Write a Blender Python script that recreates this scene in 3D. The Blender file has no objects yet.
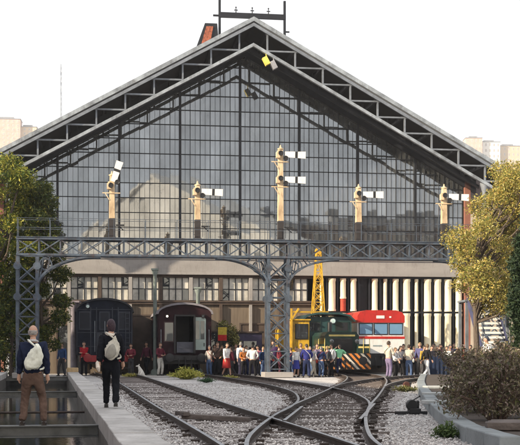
import bpy, math, random
from mathutils import Vector, Matrix
R = math.radians
rnd = random.Random(7)
sc = bpy.context.scene
COL = sc.collection
F, CX, HY, CZ = 1178.0, 260.0, 352.0, 1.35          # focal in photo px, centre column, horizon row, eye height

def P3(px, py, Y):
    return Vector(((px-CX)*Y/F, Y, CZ+(HY-py)*Y/F))
def PX(px, Y):
    return (px-CX)*Y/F

# ------------------------------------------------------------------ materials
def _new(name):
    m = bpy.data.materials.new(name); m.use_nodes = True
    nt = m.node_tree; b = nt.nodes['Principled BSDF']
    return m, nt, b
MATS = {}
def mat(name, col, rough=0.7, metal=0.0, var=0.25, scale=3.0, bump=0.0, bscale=None, spec=0.4, dirt=None, stretch=None, rust=0.0, rustc=(0.10, 0.045, 0.025)):
    if name in MATS: return MATS[name]
    m, nt, b = _new(name)
    b.inputs['Roughness'].default_value = rough
    b.inputs['Metallic'].default_value = metal
    b.inputs['Specular IOR Level'].default_value = spec
    tc = nt.nodes.new('ShaderNodeTexCoord')
    src = tc.outputs['Object']
    if stretch:
        mp = nt.nodes.new('ShaderNodeMapping'); mp.inputs['Scale'].default_value = stretch
        nt.links.new(src, mp.inputs['Vector']); src = mp.outputs['Vector']
    n = nt.nodes.new('ShaderNodeTexNoise'); n.inputs['Scale'].default_value = scale
    n.inputs['Detail'].default_value = 8; n.inputs['Roughness'].default_value = 0.65
    nt.links.new(src, n.inputs['Vector'])
    cr = nt.nodes.new('ShaderNodeValToRGB')
    cr.color_ramp.elements[0].position = 0.32; cr.color_ramp.elements[1].position = 0.68
    lo = [c*(1-var) for c in col]; hi = [min(1, c*(1+var)) for c in col]
    if dirt: lo = dirt
    cr.color_ramp.elements[0].color = (*lo, 1); cr.color_ramp.elements[1].color = (*hi, 1)
    nt.links.new(n.outputs['Fac'], cr.inputs['Fac'])
    out = cr.outputs['Color']
    if rust:            # rust or grime in streaks that run down, with a shape of their own
        mpr = nt.nodes.new('ShaderNodeMapping'); mpr.inputs['Scale'].default_value = (7, 7, 1.4); nt.links.new(tc.outputs['Object'], mpr.inputs['Vector'])
        nr = nt.nodes.new('ShaderNodeTexNoise'); nr.inputs['Scale'].default_value = 1.0; nr.inputs['Detail'].default_value = 9; nr.inputs['Roughness'].default_value = 0.75; nt.links.new(mpr.outputs['Vector'], nr.inputs['Vector'])
        rr = nt.nodes.new('ShaderNodeMapRange'); rr.inputs['From Min'].default_value = 0.52; rr.inputs['From Max'].default_value = 0.68; rr.inputs['To Max'].default_value = rust; nt.links.new(nr.outputs['Fac'], rr.inputs['Value'])
        mxr = nt.nodes.new('ShaderNodeMix'); mxr.data_type = 'RGBA'; mxr.inputs[7].default_value = (*rustc, 1); nt.links.new(rr.outputs[0], mxr.inputs[0]); nt.links.new(out, mxr.inputs[6]); out = mxr.outputs[2]
    nt.links.new(out, b.inputs['Base Color'])
    if bump:
        n2 = nt.nodes.new('ShaderNodeTexNoise'); n2.inputs['Scale'].default_value = bscale or scale*8
        n2.inputs['Detail'].default_value = 6
        nt.links.new(tc.outputs['Object'], n2.inputs['Vector'])
        bp = nt.nodes.new('ShaderNodeBump'); bp.inputs['Strength'].default_value = bump; bp.inputs['Distance'].default_value = 0.03
        nt.links.new(n2.outputs['Fac'], bp.inputs['Height']); nt.links.new(bp.outputs['Normal'], b.inputs['Normal'])
    MATS[name] = m
    return m
def leafmat(name, cols, trans=0.25):
    """leaves: every leaf (mesh island) draws its own colour from a ramp"""
    if name in MATS: return MATS[name]
    m, nt, b = _new(name)
    g = nt.nodes.new('ShaderNodeNewGeometry')
    cr = nt.nodes.new('ShaderNodeValToRGB')
    e = cr.color_ramp.elements
    while len(e) < len(cols): e.new(0.5)
    for i, c in enumerate(cols):
        e[i].position = i/(len(cols)-1); e[i].color = (*c, 1)
    nt.links.new(g.outputs['Random Per Island'], cr.inputs['Fac'])
    nt.links.new(cr.outputs['Color'], b.inputs['Base Color'])
    b.inputs['Roughness'].default_value = 0.6; b.inputs['Specular IOR Level'].default_value = 0.25
    tr = nt.nodes.new('ShaderNodeBsdfTranslucent'); nt.links.new(cr.outputs['Color'], tr.inputs['Color'])
    mx = nt.nodes.new('ShaderNodeMixShader'); mx.inputs['Fac'].default_value = trans
    nt.links.new(b.outputs[0], mx.inputs[1]); nt.links.new(tr.outputs[0], mx.inputs[2])
    nt.links.new(mx.outputs[0], nt.nodes['Material Output'].inputs['Surface'])
    MATS[name] = m; return m
def glassmat(name, tint, refl, base, rough=0.02, var=0.3):
    """glazing: dirty, dark behind, mirrors the sky and what stands opposite; each pane a little different"""
    m, nt, b = _new(name)
    g = nt.nodes.new('ShaderNodeNewGeometry')
    cr = nt.nodes.new('ShaderNodeValToRGB')
    cr.color_ramp.elements[0].color = (*[c*(1-var) for c in base], 1); cr.color_ramp.elements[1].color = (*[c*(1+var) for c in base], 1)
    nt.links.new(g.outputs['Random Per Island'], cr.inputs['Fac'])
    nt.links.new(cr.outputs['Color'], b.inputs['Base Color'])
    b.inputs['Roughness'].default_value = 0.5; b.inputs['Specular IOR Level'].default_value = 0.2
    gl = nt.nodes.new('ShaderNodeBsdfGlossy'); gl.inputs['Color'].default_value = (*tint, 1); gl.inputs['Roughness'].default_value = rough
    tc = nt.nodes.new('ShaderNodeTexCoord'); n = nt.nodes.new('ShaderNodeTexNoise'); n.inputs['Scale'].default_value = 0.7; n.inputs['Detail'].default_value = 5
    nt.links.new(tc.outputs['Object'], n.inputs['Vector'])
    bp = nt.nodes.new('ShaderNodeBump'); bp.inputs['Strength'].default_value = 0.03; bp.inputs['Distance'].default_value = 0.05
    nt.links.new(n.outputs['Fac'], bp.inputs['Height']); nt.links.new(bp.outputs['Normal'], gl.inputs['Normal'])
    mr = nt.nodes.new('ShaderNodeMapRange'); mr.inputs['From Min'].default_value = 0; mr.inputs['From Max'].default_value = 1
    mr.inputs['To Min'].default_value = refl*0.88; mr.inputs['To Max'].default_value = refl*1.12
    nt.links.new(g.outputs['Random Per Island'], mr.inputs['Value'])
    n3 = nt.nodes.new('ShaderNodeTexNoise'); n3.inputs['Scale'].default_value = 0.45; n3.inputs['Detail'].default_value = 8; n3.inputs['Roughness'].default_value = 0.7
    mp3 = nt.nodes.new('ShaderNodeMapping'); mp3.inputs['Scale'].default_value = (1.6, 1, 0.7); nt.links.new(tc.outputs['Object'], mp3.inputs['Vector']); nt.links.new(mp3.outputs['Vector'], n3.inputs['Vector'])
    m3 = nt.nodes.new('ShaderNodeMapRange'); m3.inputs['From Min'].default_value = .3; m3.inputs['From Max'].default_value = .7; m3.inputs['To Min'].default_value = .62; m3.inputs['To Max'].default_value = 1.16
    nt.links.new(n3.outputs['Fac'], m3.inputs['Value']); mu = nt.nodes.new('ShaderNodeMath'); mu.operation = 'MULTIPLY'; nt.links.new(mr.outputs[0], mu.inputs[0]); nt.links.new(m3.outputs[0], mu.inputs[1])
    mx = nt.nodes.new('ShaderNodeMixShader'); nt.links.new(mu.outputs[0], mx.inputs['Fac'])
    nt.links.new(b.outputs[0], mx.inputs[1]); nt.links.new(gl.outputs[0], mx.inputs[2])
    nt.links.new(mx.outputs[0], nt.nodes['Material Output'].inputs['Surface'])
    return m
def gravelmat(name, c0, c1, c2, scale=28.0, patch=0.35):
    m, nt, b = _new(name)
    tc = nt.nodes.new('ShaderNodeTexCoord')
    v = nt.nodes.new('ShaderNodeTexVoronoi'); v.inputs['Scale'].default_value = scale
    nt.links.new(tc.outputs['Object'], v.inputs['Vector'])
    sep = nt.nodes.new('ShaderNodeSeparateColor'); nt.links.new(v.outputs['Color'], sep.inputs['Color'])
    cr = nt.nodes.new('ShaderNodeValToRGB'); e = cr.color_ramp.elements
    e.new(0.5); e[0].color = (*c0, 1); e[1].color = (*c1, 1); e[2].color = (*c2, 1)
    nt.links.new(sep.outputs[0], cr.inputs['Fac'])
    n = nt.nodes.new('ShaderNodeTexNoise'); n.inputs['Scale'].default_value = patch; n.inputs['Detail'].default_value = 7; n.inputs['Roughness'].default_value = 0.7
    nt.links.new(tc.outputs['Object'], n.inputs['Vector'])
    mr = nt.nodes.new('ShaderNodeMapRange'); mr.inputs['From Min'].default_value = 0.3; mr.inputs['From Max'].default_value = 0.7
    mr.inputs['To Min'].default_value = 0.62; mr.inputs['To Max'].default_value = 1.12
    nt.links.new(n.outputs['Fac'], mr.inputs['Value'])
    mul = nt.nodes.new('ShaderNodeVectorMath'); mul.operation = 'SCALE'
    nt.links.new(cr.outputs['Color'], mul.inputs[0]); nt.links.new(mr.outputs[0], mul.inputs['Scale'])
    nt.links.new(mul.outputs[0], b.inputs['Base Color'])
    b.inputs['Roughness'].default_value = 0.9; b.inputs['Specular IOR Level'].default_value = 0.2
    bp = nt.nodes.new('ShaderNodeBump'); bp.inputs['Strength'].default_value = 0.9; bp.inputs['Distance'].default_value = 0.03; bp.invert = True
    nt.links.new(v.outputs['Distance'], bp.inputs['Height']); nt.links.new(bp.outputs['Normal'], b.inputs['Normal'])
    return m
def emit(name, col, s):
    m, nt, b = _new(name)
    b.inputs['Base Color'].default_value = (*col, 1); b.inputs['Emission Color'].default_value = (*col, 1); b.inputs['Emission Strength'].default_value = s
    return m

# ------------------------------------------------------------------ mesh builder
class MB:
    def __init__(s): s.v = []; s.f = []; s.m = []; s.sm = []
    def add(s, vs, fs, mi=0, smooth=False):
        o = len(s.v); s.v += [tuple(v) for v in vs]
        for f in fs: s.f.append(tuple(i+o for i in f)); s.m.append(mi); s.sm.append(smooth)
    def box(s, c, d, mi=0, M=None):
        x, y, z = d[0]/2, d[1]/2, d[2]/2
        vs = [Vector((a*x, b*y, g*z)) for a in (-1, 1) for b in (-1, 1) for g in (-1, 1)]
        if M is not None: vs = [M @ v for v in vs]
        vs = [v+Vector(c) for v in vs]
        s.add(vs, [(0, 1, 3, 2), (4, 6, 7, 5), (0, 4, 5, 1), (2, 3, 7, 6), (0, 2, 6, 4), (1, 5, 7, 3)], mi)
    def b2(s, x0, x1, y0, y1, z0, z1, mi=0):
        s.box(((x0+x1)/2, (y0+y1)/2, (z0+z1)/2), (abs(x1-x0), abs(y1-y0), abs(z1-z0)), mi)
    def bar(s, p, q, w, h=None, mi=0, up=(0, 0, 1)):
        p = Vector(p); q = Vector(q); h = h or w; d = q-p; L = d.length
        if L < 1e-6: return
        d.normalize(); u = Vector(up)
        if abs(d.dot(u)) > 0.98: u = Vector((0, 1, 0))
        a = d.cross(u).normalized(); c = a.cross(d).normalized()
        M = Matrix((a, d, c)).transposed()
        s.box((p+q)/2, (w, L, h), mi, M)
    def tube(s, p, q, r0, r1=None, n=8, mi=0, cap=True):
        s.path([p, q], [r0, r0 if r1 is None else r1], n, mi, cap)
    def path(s, pts, rs, n=8, mi=0, cap=True):
        pts = [Vector(p) for p in pts]; rings = []
        ref = None
        for i, p in enumerate(pts):
            d = (pts[min(i+1, len(pts)-1)]-pts[max(i-1, 0)])
            d = d.normalized() if d.length > 1e-9 else Vector((0, 0, 1))
            if ref is None:
                ref = Vector((1, 0, 0)) if abs(d.x) < 0.8 else Vector((0, 1, 0))
            a = (ref-d*ref.dot(d)).normalized(); ref = a; b = d.cross(a)
            rings.append([p+(a*math.cos(t*2*math.pi/n)+b*math.sin(t*2*math.pi/n))*rs[i] for t in range(n)])
        vs = [v for r in rings for v in r]; fs = []
        for i in range(len(pts)-1):
            for t in range(n):
                fs.append((i*n+t, i*n+(t+1) % n, (i+1)*n+(t+1) % n, (i+1)*n+t))
        if cap:
            fs.append(tuple(range(n-1, -1, -1))); fs.append(tuple((len(pts)-1)*n+t for t in range(n)))
        s.add(vs, fs, mi, True)
    def prism(s, poly, y0, y1, mi=0, M=None):
        """polygon in the x-z plane, counter-clockwise seen from -y, pushed from y0 to y1"""
        n = len(poly)
        vs = [Vector((x, y0, z)) for x, z in poly]+[Vector((x, y1, z)) for x, z in poly]
        if M is not None: vs = [M @ v for v in vs]
        fs = [tuple(range(n)), tuple(range(2*n-1, n-1, -1))]+[(i, i+n, (i+1) % n+n, (i+1) % n) for i in range(n)]
        s.add(vs, fs, mi)
    def lathe(s, prof, c=(0, 0, 0), n=16, mi=0, axis='z'):
        vs = []; fs = []
        for r, z in prof:
            for t in range(n):
                a = t*2*math.pi/n; x, y = r*math.cos(a), r*math.sin(a)
                v = (x, y, z) if axis == 'z' else ((x, z, y) if axis == 'y' else (z, x, y))
                vs.append(Vector(v)+Vector(c))
        for i in range(len(prof)-1):
            for t in range(n): fs.append((i*n+t, i*n+(t+1) % n, (i+1)*n+(t+1) % n, (i+1)*n+t))
        fs.append(tuple(range(n))); fs.append(tuple((len(prof)-1)*n+t for t in range(n)))
        s.add(vs, fs, mi, True)
    def ball(s, c, r, n=10, m=7, mi=0):
        rx, ry, rz = r if hasattr(r, '__len__') else (r, r, r)
        vs = []; fs = []
        for i in range(m+1):
            th = math.pi*i/m
            for t in range(n):
                a = 2*math.pi*t/n
                vs.append((c[0]+rx*math.sin(th)*math.cos(a), c[1]+ry*math.sin(th)*math.sin(a), c[2]-rz*math.cos(th)))
        for i in range(m):
            for t in range(n): fs.append((i*n+t, i*n+(t+1) % n, (i+1)*n+(t+1) % n, (i+1)*n+t))
        s.add(vs, fs, mi, True)
    def mesh(s, name, mats):
        me = bpy.data.meshes.new(name)
        me.from_pydata(s.v, [], s.f)
        for m in (mats if isinstance(mats, (list, tuple)) else [mats]): me.materials.append(m)
        me.polygons.foreach_set('material_index', s.m); me.polygons.foreach_set('use_smooth', s.sm)
        me.validate(clean_customdata=False); me.update(); me.set_sharp_from_angle(angle=R(38))
        return me
    def build(s, name, mats, parent=None, bevel=0):
        o = bpy.data.objects.new(name, s.mesh(name, mats)); COL.objects.link(o)
        if parent: o.parent = parent
        if bevel:
            b = o.modifiers.new('bevel', 'BEVEL'); b.width = bevel; b.segments = 2; b.limit_method = 'ANGLE'
        return o
def tag(o, label, cat, group=None, kind=None):
    o['label'] = label; o['category'] = cat
    if group: o['group'] = group
    if kind: o['kind'] = kind
    return o
def thing(name, label, cat, loc=(0, 0, 0), rz=0, group=None):
    o = bpy.data.objects.new(name, None); COL.objects.link(o); o.empty_display_size = 0.2
    o.location = loc; o.rotation_euler = (0, 0, rz)
    return tag(o, label, cat, group)
def struct(name, mb, m, label=None):
    o = mb.build(name, m); o['kind'] = 'structure'
    if label: o['label'] = label
    return o
def crv(pts, step=0.5):
    """Catmull-Rom through 2-D or 3-D points, resampled"""
    pts = [Vector(p) for p in pts]; out = []
    for i in range(len(pts)-1):
        a, b, c, d = pts[max(i-1, 0)], pts[i], pts[i+1], pts[min(i+2, len(pts)-1)]
        k = max(2, int((c-b).length/step))
        for j in range(k):
            t = j/k
            out.append(0.5*((2*b)+(c-a)*t+(2*a-5*b+4*c-d)*t*t+(3*b-a-3*c+d)*t**3))
    out.append(pts[-1]); return out

# ------------------------------------------------------------------ palette
M_dark_steel = mat('dark_painted_steel', (0.016, 0.018, 0.024), 0.55, 0.2, 0.3, 2)
M_bars = mat('glazing_bar_iron', (0.02, 0.023, 0.03), 0.6, 0.1, 0.3, 3)
M_pale_steel = mat('pale_grey_steel', (0.30, 0.335, 0.37), 0.5, 0.1, 0.3, 1.5, dirt=(0.14, 0.155, 0.175), rust=0.55, rustc=(0.09, 0.07, 0.06))
M_mid_steel = mat('truss_steel', (0.17, 0.19, 0.22), 0.55, 0.1, 0.3, 2)
M_gantry = mat('blue_grey_paint', (0.075, 0.10, 0.135), 0.5, 0.1, 0.35, 2.6, dirt=(0.04, 0.05, 0.065), rust=0.75)
M_zinc = mat('zinc_roof', (0.28, 0.29, 0.31), 0.5, 0.3, 0.2, 0.6)
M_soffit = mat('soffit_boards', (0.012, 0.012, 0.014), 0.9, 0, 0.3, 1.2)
M_lintel = mat('grey_render', (0.30, 0.285, 0.275), 0.9, 0, 0.12, 0.5, 0.2, 12, stretch=(1, 1, 3), rust=0.5, rustc=(0.17, 0.15, 0.14))
M_tan = mat('tan_boarding', (0.15, 0.118, 0.088), 0.8, 0, 0.3, 1.2, stretch=(6, 1, 0.5))
M_brown = mat('brown_timber', (0.07, 0.05, 0.04), 0.75, 0, 0.3, 2)
M_brick = mat('red_brick_wall', (0.25, 0.11, 0.08), 0.9, 0, 0.25, 0.8)
M_pale_pane = mat('pale_pane', (0.62, 0.60, 0.54), 0.35, 0, 0.22, 1.1, dirt=(0.3, 0.29, 0.26))  # daylight showing in the panes is put into their colour
M_cream = mat('cream_stripe_paint', (0.84, 0.76, 0.55), 0.6, 0, 0.12, 1.0, stretch=(2, 1, 0.4), rust=0.6, rustc=(0.42, 0.31, 0.18))  # brightness mirrored in the panes, put into a cream colour
M_conc = mat('concrete_paving', (0.46, 0.44, 0.42), 0.9, 0, 0.22, 0.9, 0.3, 30)
M_cope = mat('stone_coping', (0.40, 0.39, 0.385), 0.85, 0, 0.3, 1.3, 0.4, 25, dirt=(0.27, 0.262, 0.255), rust=0.55, rustc=(0.2, 0.19, 0.17))
M_pitwall = mat('wet_pit_wall', (0.09, 0.085, 0.08), 0.6, 0, 0.45, 1.2, 0.4, 10)
M_kerb = mat('blue_grey_kerb', (0.20, 0.225, 0.24), 0.7, 0, 0.25, 1.2, 0.3, 20)
M_rust = mat('rusty_rail', (0.05, 0.038, 0.034), 0.7, 0.3, 0.4, 5, 0.2, 40)
M_railtop = mat('rail_head_steel', (0.34, 0.36, 0.39), 0.38, 0.7, 0.3, 4)
M_sleeper = mat('creosoted_timber', (0.11, 0.092, 0.086), 0.85, 0, 0.4, 3, 0.5, 22, stretch=(1, 1, 4))
M_soil = mat('bare_soil', (0.06, 0.047, 0.04), 0.95, 0, 0.35, 2.5, 0.6, 14)
M_white = mat('white_paint', (0.78, 0.78, 0.76), 0.5, 0, 0.06, 2, rust=0.3, rustc=(0.3, 0.27, 0.23))
M_black = mat('black_paint', (0.018, 0.018, 0.02), 0.5, 0, 0.3, 2)
M_cream_post = mat('cream_post_paint', (0.66, 0.52, 0.34), 0.6, 0, 0.22, 2.2, dirt=(0.42, 0.30, 0.18), stretch=(1, 1, 0.4), rust=0.7, rustc=(0.2, 0.10, 0.05))
M_bark = mat('bark', (0.09, 0.07, 0.055), 0.9, 0, 0.4, 6, 0.6, 20, stretch=(3, 3, 0.6))
M_skin = mat('skin', (0.48, 0.29, 0.21), 0.55, 0, 0.08, 8)
M_eye = mat('eye_dark', (0.02, 0.015, 0.012), 0.3, 0, 0.1, 8)
M_lip = mat('lip', (0.32, 0.12, 0.10), 0.5, 0, 0.1, 8)
def cloth(name, c): return mat('cloth_'+name, c, 0.9, 0, 0.22, 7, 0.25, 30, spec=0.15)
M_glass_main = glassmat('station_glazing', (0.88, 0.92, 0.95), 0.275, (0.065, 0.068, 0.068), var=0.35)
M_glass_dark = glassmat('dark_window_glass', (0.8, 0.88, 0.95), 0.10, (0.02, 0.022, 0.026))
M_glass_blue = glassmat('blue_window_glass', (0.75, 0.88, 1.0), 0.25, (0.17, 0.33, 0.52))
M_glass_town = glassmat('town_window_glass', (0.8, 0.88, 0.95), 0.2, (0.05, 0.055, 0.06))

# ------------------------------------------------------------------ camera, sky, sun
cam = bpy.data.objects.new('camera', bpy.data.cameras.new('camera')); COL.objects.link(cam)
cam.location = (0, 0, CZ); cam.rotation_euler = (R(90), 0, 0)
cam.data.sensor_fit = 'HORIZONTAL'; cam.data.sensor_width = 36; cam.data.lens = 36*F/520
cam.data.shift_y = (HY-222.5)/520; cam.data.clip_start = 0.3; cam.data.clip_end = 6000
sc.camera = cam
SUN_EL = R(24); SDIR = Vector((-0.87, -0.50, 0)).normalized()
SUN = Vector((SDIR.x*math.cos(SUN_EL), SDIR.y*math.cos(SUN_EL), math.sin(SUN_EL)))
w = bpy.data.worlds.new('World'); sc.world = w; w.use_nodes = True
nt = w.node_tree; bg = nt.nodes['Background']
sky = nt.nodes.new('ShaderNodeTexSky'); sky.sky_type = 'NISHITA'; sky.sun_disc = False
sky.sun_elevation = SUN_EL; sky.sun_rotation = math.atan2(SUN.x, SUN.y) % (2*math.pi)
sky.air_density = 1.0; sky.dust_density = 3.5; sky.ozone_density = 1.0; sky.altitude = 600
tcw = nt.nodes.new('ShaderNodeTexCoord'); mpw = nt.nodes.new('ShaderNodeMapping'); mpw.inputs['Scale'].default_value = (1, 1, 3.5)
cl_ = nt.nodes.new('ShaderNodeTexNoise'); cl_.inputs['Scale'].default_value = 2.2; cl_.inputs['Detail'].default_value = 7; cl_.inputs['Roughness'].default_value = 0.6
nt.links.new(tcw.outputs['Generated'], mpw.inputs['Vector']); nt.links.new(mpw.outputs['Vector'], cl_.inputs['Vector'])
clr = nt.nodes.new('ShaderNodeMapRange'); clr.inputs['From Min'].default_value = 0.3; clr.inputs['From Max'].default_value = 0.7; clr.inputs['To Min'].default_value = 0.68; clr.inputs['To Max'].default_value = 0.97
nt.links.new(cl_.outputs['Fac'], clr.inputs['Value'])
mixw = nt.nodes.new('ShaderNodeMix'); mixw.data_type = 'RGBA'; mixw.inputs[7].default_value = (5.9, 5.9, 5.95, 1)      # thin bright high cloud
nt.links.new(clr.outputs[0], mixw.inputs[0]); nt.links.new(sky.outputs[0], mixw.inputs[6])
nt.links.new(mixw.outputs[2], bg.inputs['Color']); bg.inputs['Strength'].default_value = 0.097
sl = bpy.data.lights.new('sun', 'SUN'); sl.energy = 4.6; sl.angle = R(0.6); sl.color = (1.0, 0.84, 0.62)
so = bpy.data.objects.new('sun', sl); COL.objects.link(so); so.rotation_euler = SUN.to_track_quat('Z', 'Y').to_euler(); so.location = (-30, -30, 40)
sc.view_settings.view_transform = 'Standard'; sc.view_settings.look = 'None'
sc.view_settings.exposure = 1.12; sc.view_settings.gamma = 1.0; sc.view_settings.use_curve_mapping = False
sc.cycles.max_bounces = 6; sc.cycles.diffuse_bounces = 3; sc.cycles.glossy_bounces = 3; sc.cycles.transmission_bounces = 3
sc.cycles.caustics_reflective = False; sc.cycles.caustics_refractive = False

# frames of the place
YB = R(8)                                   # station and yard
G0 = Vector((-1.27, 75, 0))                 # middle of the glass front at the ground
def BW(x, y, z=0):                          # station frame -> world
    return Vector((G0.x+x*math.cos(YB)-y*math.sin(YB), G0.y+x*math.sin(YB)+y*math.cos(YB), z))
YP = R(10)                                  # pit frame
def PW(u, v, z=0):
    return Vector((u*math.cos(YP)-v*math.sin(YP), u*math.sin(YP)+v*math.cos(YP), z))

# ------------------------------------------------------------------ people
from mathutils import noise as _nz
def folds(me, amp, seed, f=7.0):
    """cloth creases: push the shell along its normals by stretched noise"""
    o = Vector((seed*3.7, seed*1.3, 0)); nor = [v.normal.copy() for v in me.vertices]
    for v, n in zip(me.vertices, nor):
        p = v.co
        a = _nz.noise(Vector((p.x*f, p.y*f, p.z*f*.75+p.x*3))+o); b = _nz.noise(Vector((p.x*f*2.3+p.z*6, p.y*f*2.3, p.z*f*1.6))+o)
        v.co = p+n*amp*(1.0*a+1.1*(abs(b)**.7*(-1))+.25)
def skin_mesh(name, nodes, edges, mats, sub=1):
    """nodes: [(pos, (rx, ry))]; the first node is the root. Returns the grown and smoothed mesh"""
    me = bpy.data.meshes.new('tmp'); me.from_pydata([tuple(n[0]) for n in nodes], edges, [])
    o = bpy.data.objects.new('tmp', me); COL.objects.link(o)
    o.modifiers.new('skin', 'SKIN').use_smooth_shade = True
    for i, n in enumerate(nodes):
        d = me.skin_vertices[0].data[i]; d.radius = n[1]; d.use_root = (i == 0)
    s = o.modifiers.new('sub', 'SUBSURF'); s.levels = sub; s.render_levels = sub
    dg = bpy.context.evaluated_depsgraph_get()
    m2 = bpy.data.meshes.new_from_object(o.evaluated_get(dg)); m2.name = name
    bpy.data.objects.remove(o); bpy.data.meshes.remove(me)
    m2.materials.clear()
    for m in mats: m2.materials.append(m)
    return m2
def ik(a, b, l1, l2, pole):
    """elbow or knee between a and b, bending towards pole"""
    a = Vector(a); b = Vector(b); d = b-a; L = min(d.length, (l1+l2)*0.998)
    if d.length < 1e-6: d = Vector((0, 0, -1))
    dn = d.normalized(); b = a+dn*L
    x = (l1*l1-l2*l2+L*L)/(2*L); h = math.sqrt(max(l1*l1-x*x, 0))
    p = Vector(pole); p = (p-dn*p.dot(dn)); p = p.normalized() if p.length > 1e-6 else Vector((0, 1, 0))
    return a+dn*x+p*h, b
def mesh_into(mb, me, mi):
    mb.add([v.co.copy() for v in me.vertices], [tuple(p.vertices) for p in me.polygons], mi, True)
    bpy.data.meshes.remove(me)
def person(label, X, Y, Z=0, face=0, H=1.72, top='navy', bottom='dark', hair=None, pose='stand', topc=None, botc=None,
           shoe=(0.03, 0.028, 0.027), group=None, child=False, hairlong=False, bald=False, skirt=False, seed=0, coat=0.0, detail=False, headturn=0.0, sleeve=1.0, female=False):
    """face: heading in degrees, 0 looks away from the camera (+y), 180 at it, 90 to the left"""
    r = random.Random(seed*31+5)
    if hair is None: hair = r.choice([(0.03, 0.022, 0.018), (0.02, 0.016, 0.014), (0.07, 0.045, 0.028), (0.13, 0.085, 0.045), (0.22, 0.21, 0.2), (0.045, 0.028, 0.02), (0.28, 0.2, 0.1)])
    sd = 0.9 if female else 1.0
    sw = 0.185*sd                                       # half shoulder width
    lean = 0.0; fl, fr = Vector((-0.11, 0.02, 0.085)), Vector((0.11, -0.03, 0.085))
    hl, hr = Vector((-0.25, 0.05, 0.83)), Vector((0.25, 0.05, 0.83)); el = Vector((-0.3, -1, 0)); er = Vector((0.3, -1, 0))
    pel = Vector((0, 0, 0.95))
    if pose == 'walk':
        fl, fr = Vector((-0.09, 0.24, 0.085)), Vector((0.09, -0.24, 0.12)); hl, hr = Vector((-0.24, -0.16, 0.86)), Vector((0.24, 0.2, 0.88)); pel.z = 0.93; lean = 0.03
    elif pose == 'apart':
        fl, fr = Vector((-0.19, 0.0, 0.085)), Vector((0.19, 0.04, 0.085)); pel.z = 0.935
    elif pose == 'crossed':
        hl, hr = Vector((0.12, 0.19, 1.18)), Vector((-0.12, 0.20, 1.15)); el = Vector((-0.8, -0.2, -0.6)); er = Vector((0.8, -0.2, -0.6))
    elif pose == 'hips':
        hl, hr = Vector((-0.17, 0.10, 0.99)), Vector((0.17, 0.10, 0.99)); el = Vector((-1, -0.35, 0)); er = Vector((1, -0.35, 0)); fl.x -= 0.05; fr.x += 0.05
    elif pose == 'camera':
        hl, hr = Vector((-0.07, 0.24, 1.58)), Vector((0.08, 0.24, 1.58)); el = Vector((-0.6, 0, -1)); er = Vector((0.6, 0, -1))
    elif pose == 'hold':
        hl, hr = Vector((-0.10, 0.27, 1.12)), Vector((0.12, 0.27, 1.10)); el = Vector((-0.7, -0.3, -0.6)); er = Vector((0.7, -0.3, -0.6))
    elif pose == 'point':
        hr = Vector((0.42, 0.42, 1.38)); er = Vector((0.3, 0, -1))
    elif pose == 'bagarm':
        hl = Vector((-0.2, 0.12, 1.05)); el = Vector((-0.6, -1, -0.2))
    elif pose == 'pocket':
        hl, hr = Vector((-0.2, 0.10, 0.92)), Vector((0.2, 0.10, 0.92)); el = Vector((-1, -0.8, 0)); er = Vector((1, -0.8, 0))
    elif pose == 'sit':
        pel = Vector((0, -0.05, 0.52)); fl, fr = Vector((-0.12, 0.38, 0.085)), Vector((0.12, 0.42, 0.085))
        hl, hr = Vector((-0.13, 0.33, 0.62)), Vector((0.13, 0.33, 0.62))
    elif pose == 'ladder':
        hl, hr = Vector((-0.2, 0.3, 1.55)), Vector((0.22, 0.28, 1.25)); fl, fr = Vector((-0.1, 0.10, 0.085)), Vector((0.12, 0.14, 0.36)); el = Vector((-1, 0, -0.5)); er = Vector((1, 0, -0.5))
    up = pel.z-0.95
    T = lambda x, y, z: Vector((x, y+lean*(z-0.95)/0.5+pel.y, z+up))
    hipl, hipr = pel+Vector((-0.09, 0, -0.03)), pel+Vector((0.09, 0, -0.03))
    kl, fl = ik(hipl, fl, 0.43, 0.42, (-0.05, 1, 0.1)); kr, fr = ik(hipr, fr, 0.43, 0.42, (0.05, 1, 0.1))
    shl, shr = T(-sw, -0.01, 1.42), T(sw, -0.01, 1.42)
    if pose == 'sit': up_h = Vector((0, 0, 0))
    ell, hl = ik(shl, hl, 0.29, 0.25, el); elr, hr = ik(shr, hr, 0.29, 0.25, er)
    belly = 0.0 if female or child else 0.012
    def torso(e):
        return [(pel, (0.155+e, 0.115+e)), (T(0, 0.0, 1.06), (0.145*sd+e, 0.108+belly+e)), (T(0, 0.005, 1.22), (0.158*sd+e, 0.118+belly+e)), (T(0, 0, 1.36), (0.155*sd+e, 0.115+e)), (T(0, -0.008, 1.45), (0.085+e, 0.075+e))]
    # body
    n = torso(-0.012)+[(T(0, 0.0, 1.52), (0.056, 0.058)), (T(0, 0.012, 1.60), (0.055, 0.06)),
        (shl, (0.062, 0.062)), (ell, (0.044, 0.044)), (hl, (0.028, 0.03)), (shr, (0.062, 0.062)), (elr, (0.044, 0.044)), (hr, (0.028, 0.03)),
        (hipl, (0.085, 0.09)), (kl, (0.056, 0.058)), (fl, (0.036, 0.04)), (hipr, (0.085, 0.09)), (kr, (0.056, 0.058)), (fr, (0.036, 0.04))]
    e = [(0, 1), (1, 2), (2, 3), (3, 4), (4, 5), (5, 6), (3, 7), (7, 8), (8, 9), (3, 10), (10, 11), (11, 12), (0, 13), (13, 14), (14, 15), (0, 16), (16, 17), (17, 18)]
    mb = MB(); mesh_into(mb, skin_mesh('b', n, e, []), 0)
    # head with a face, turned on the neck
    hc = T(0, 0.025, 1.655); hm = Matrix.Rotation(headturn, 3, 'Z')
    hv = MB(); hv.ball((0, 0, 0), (1, 1, 1), 18, 13)
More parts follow.
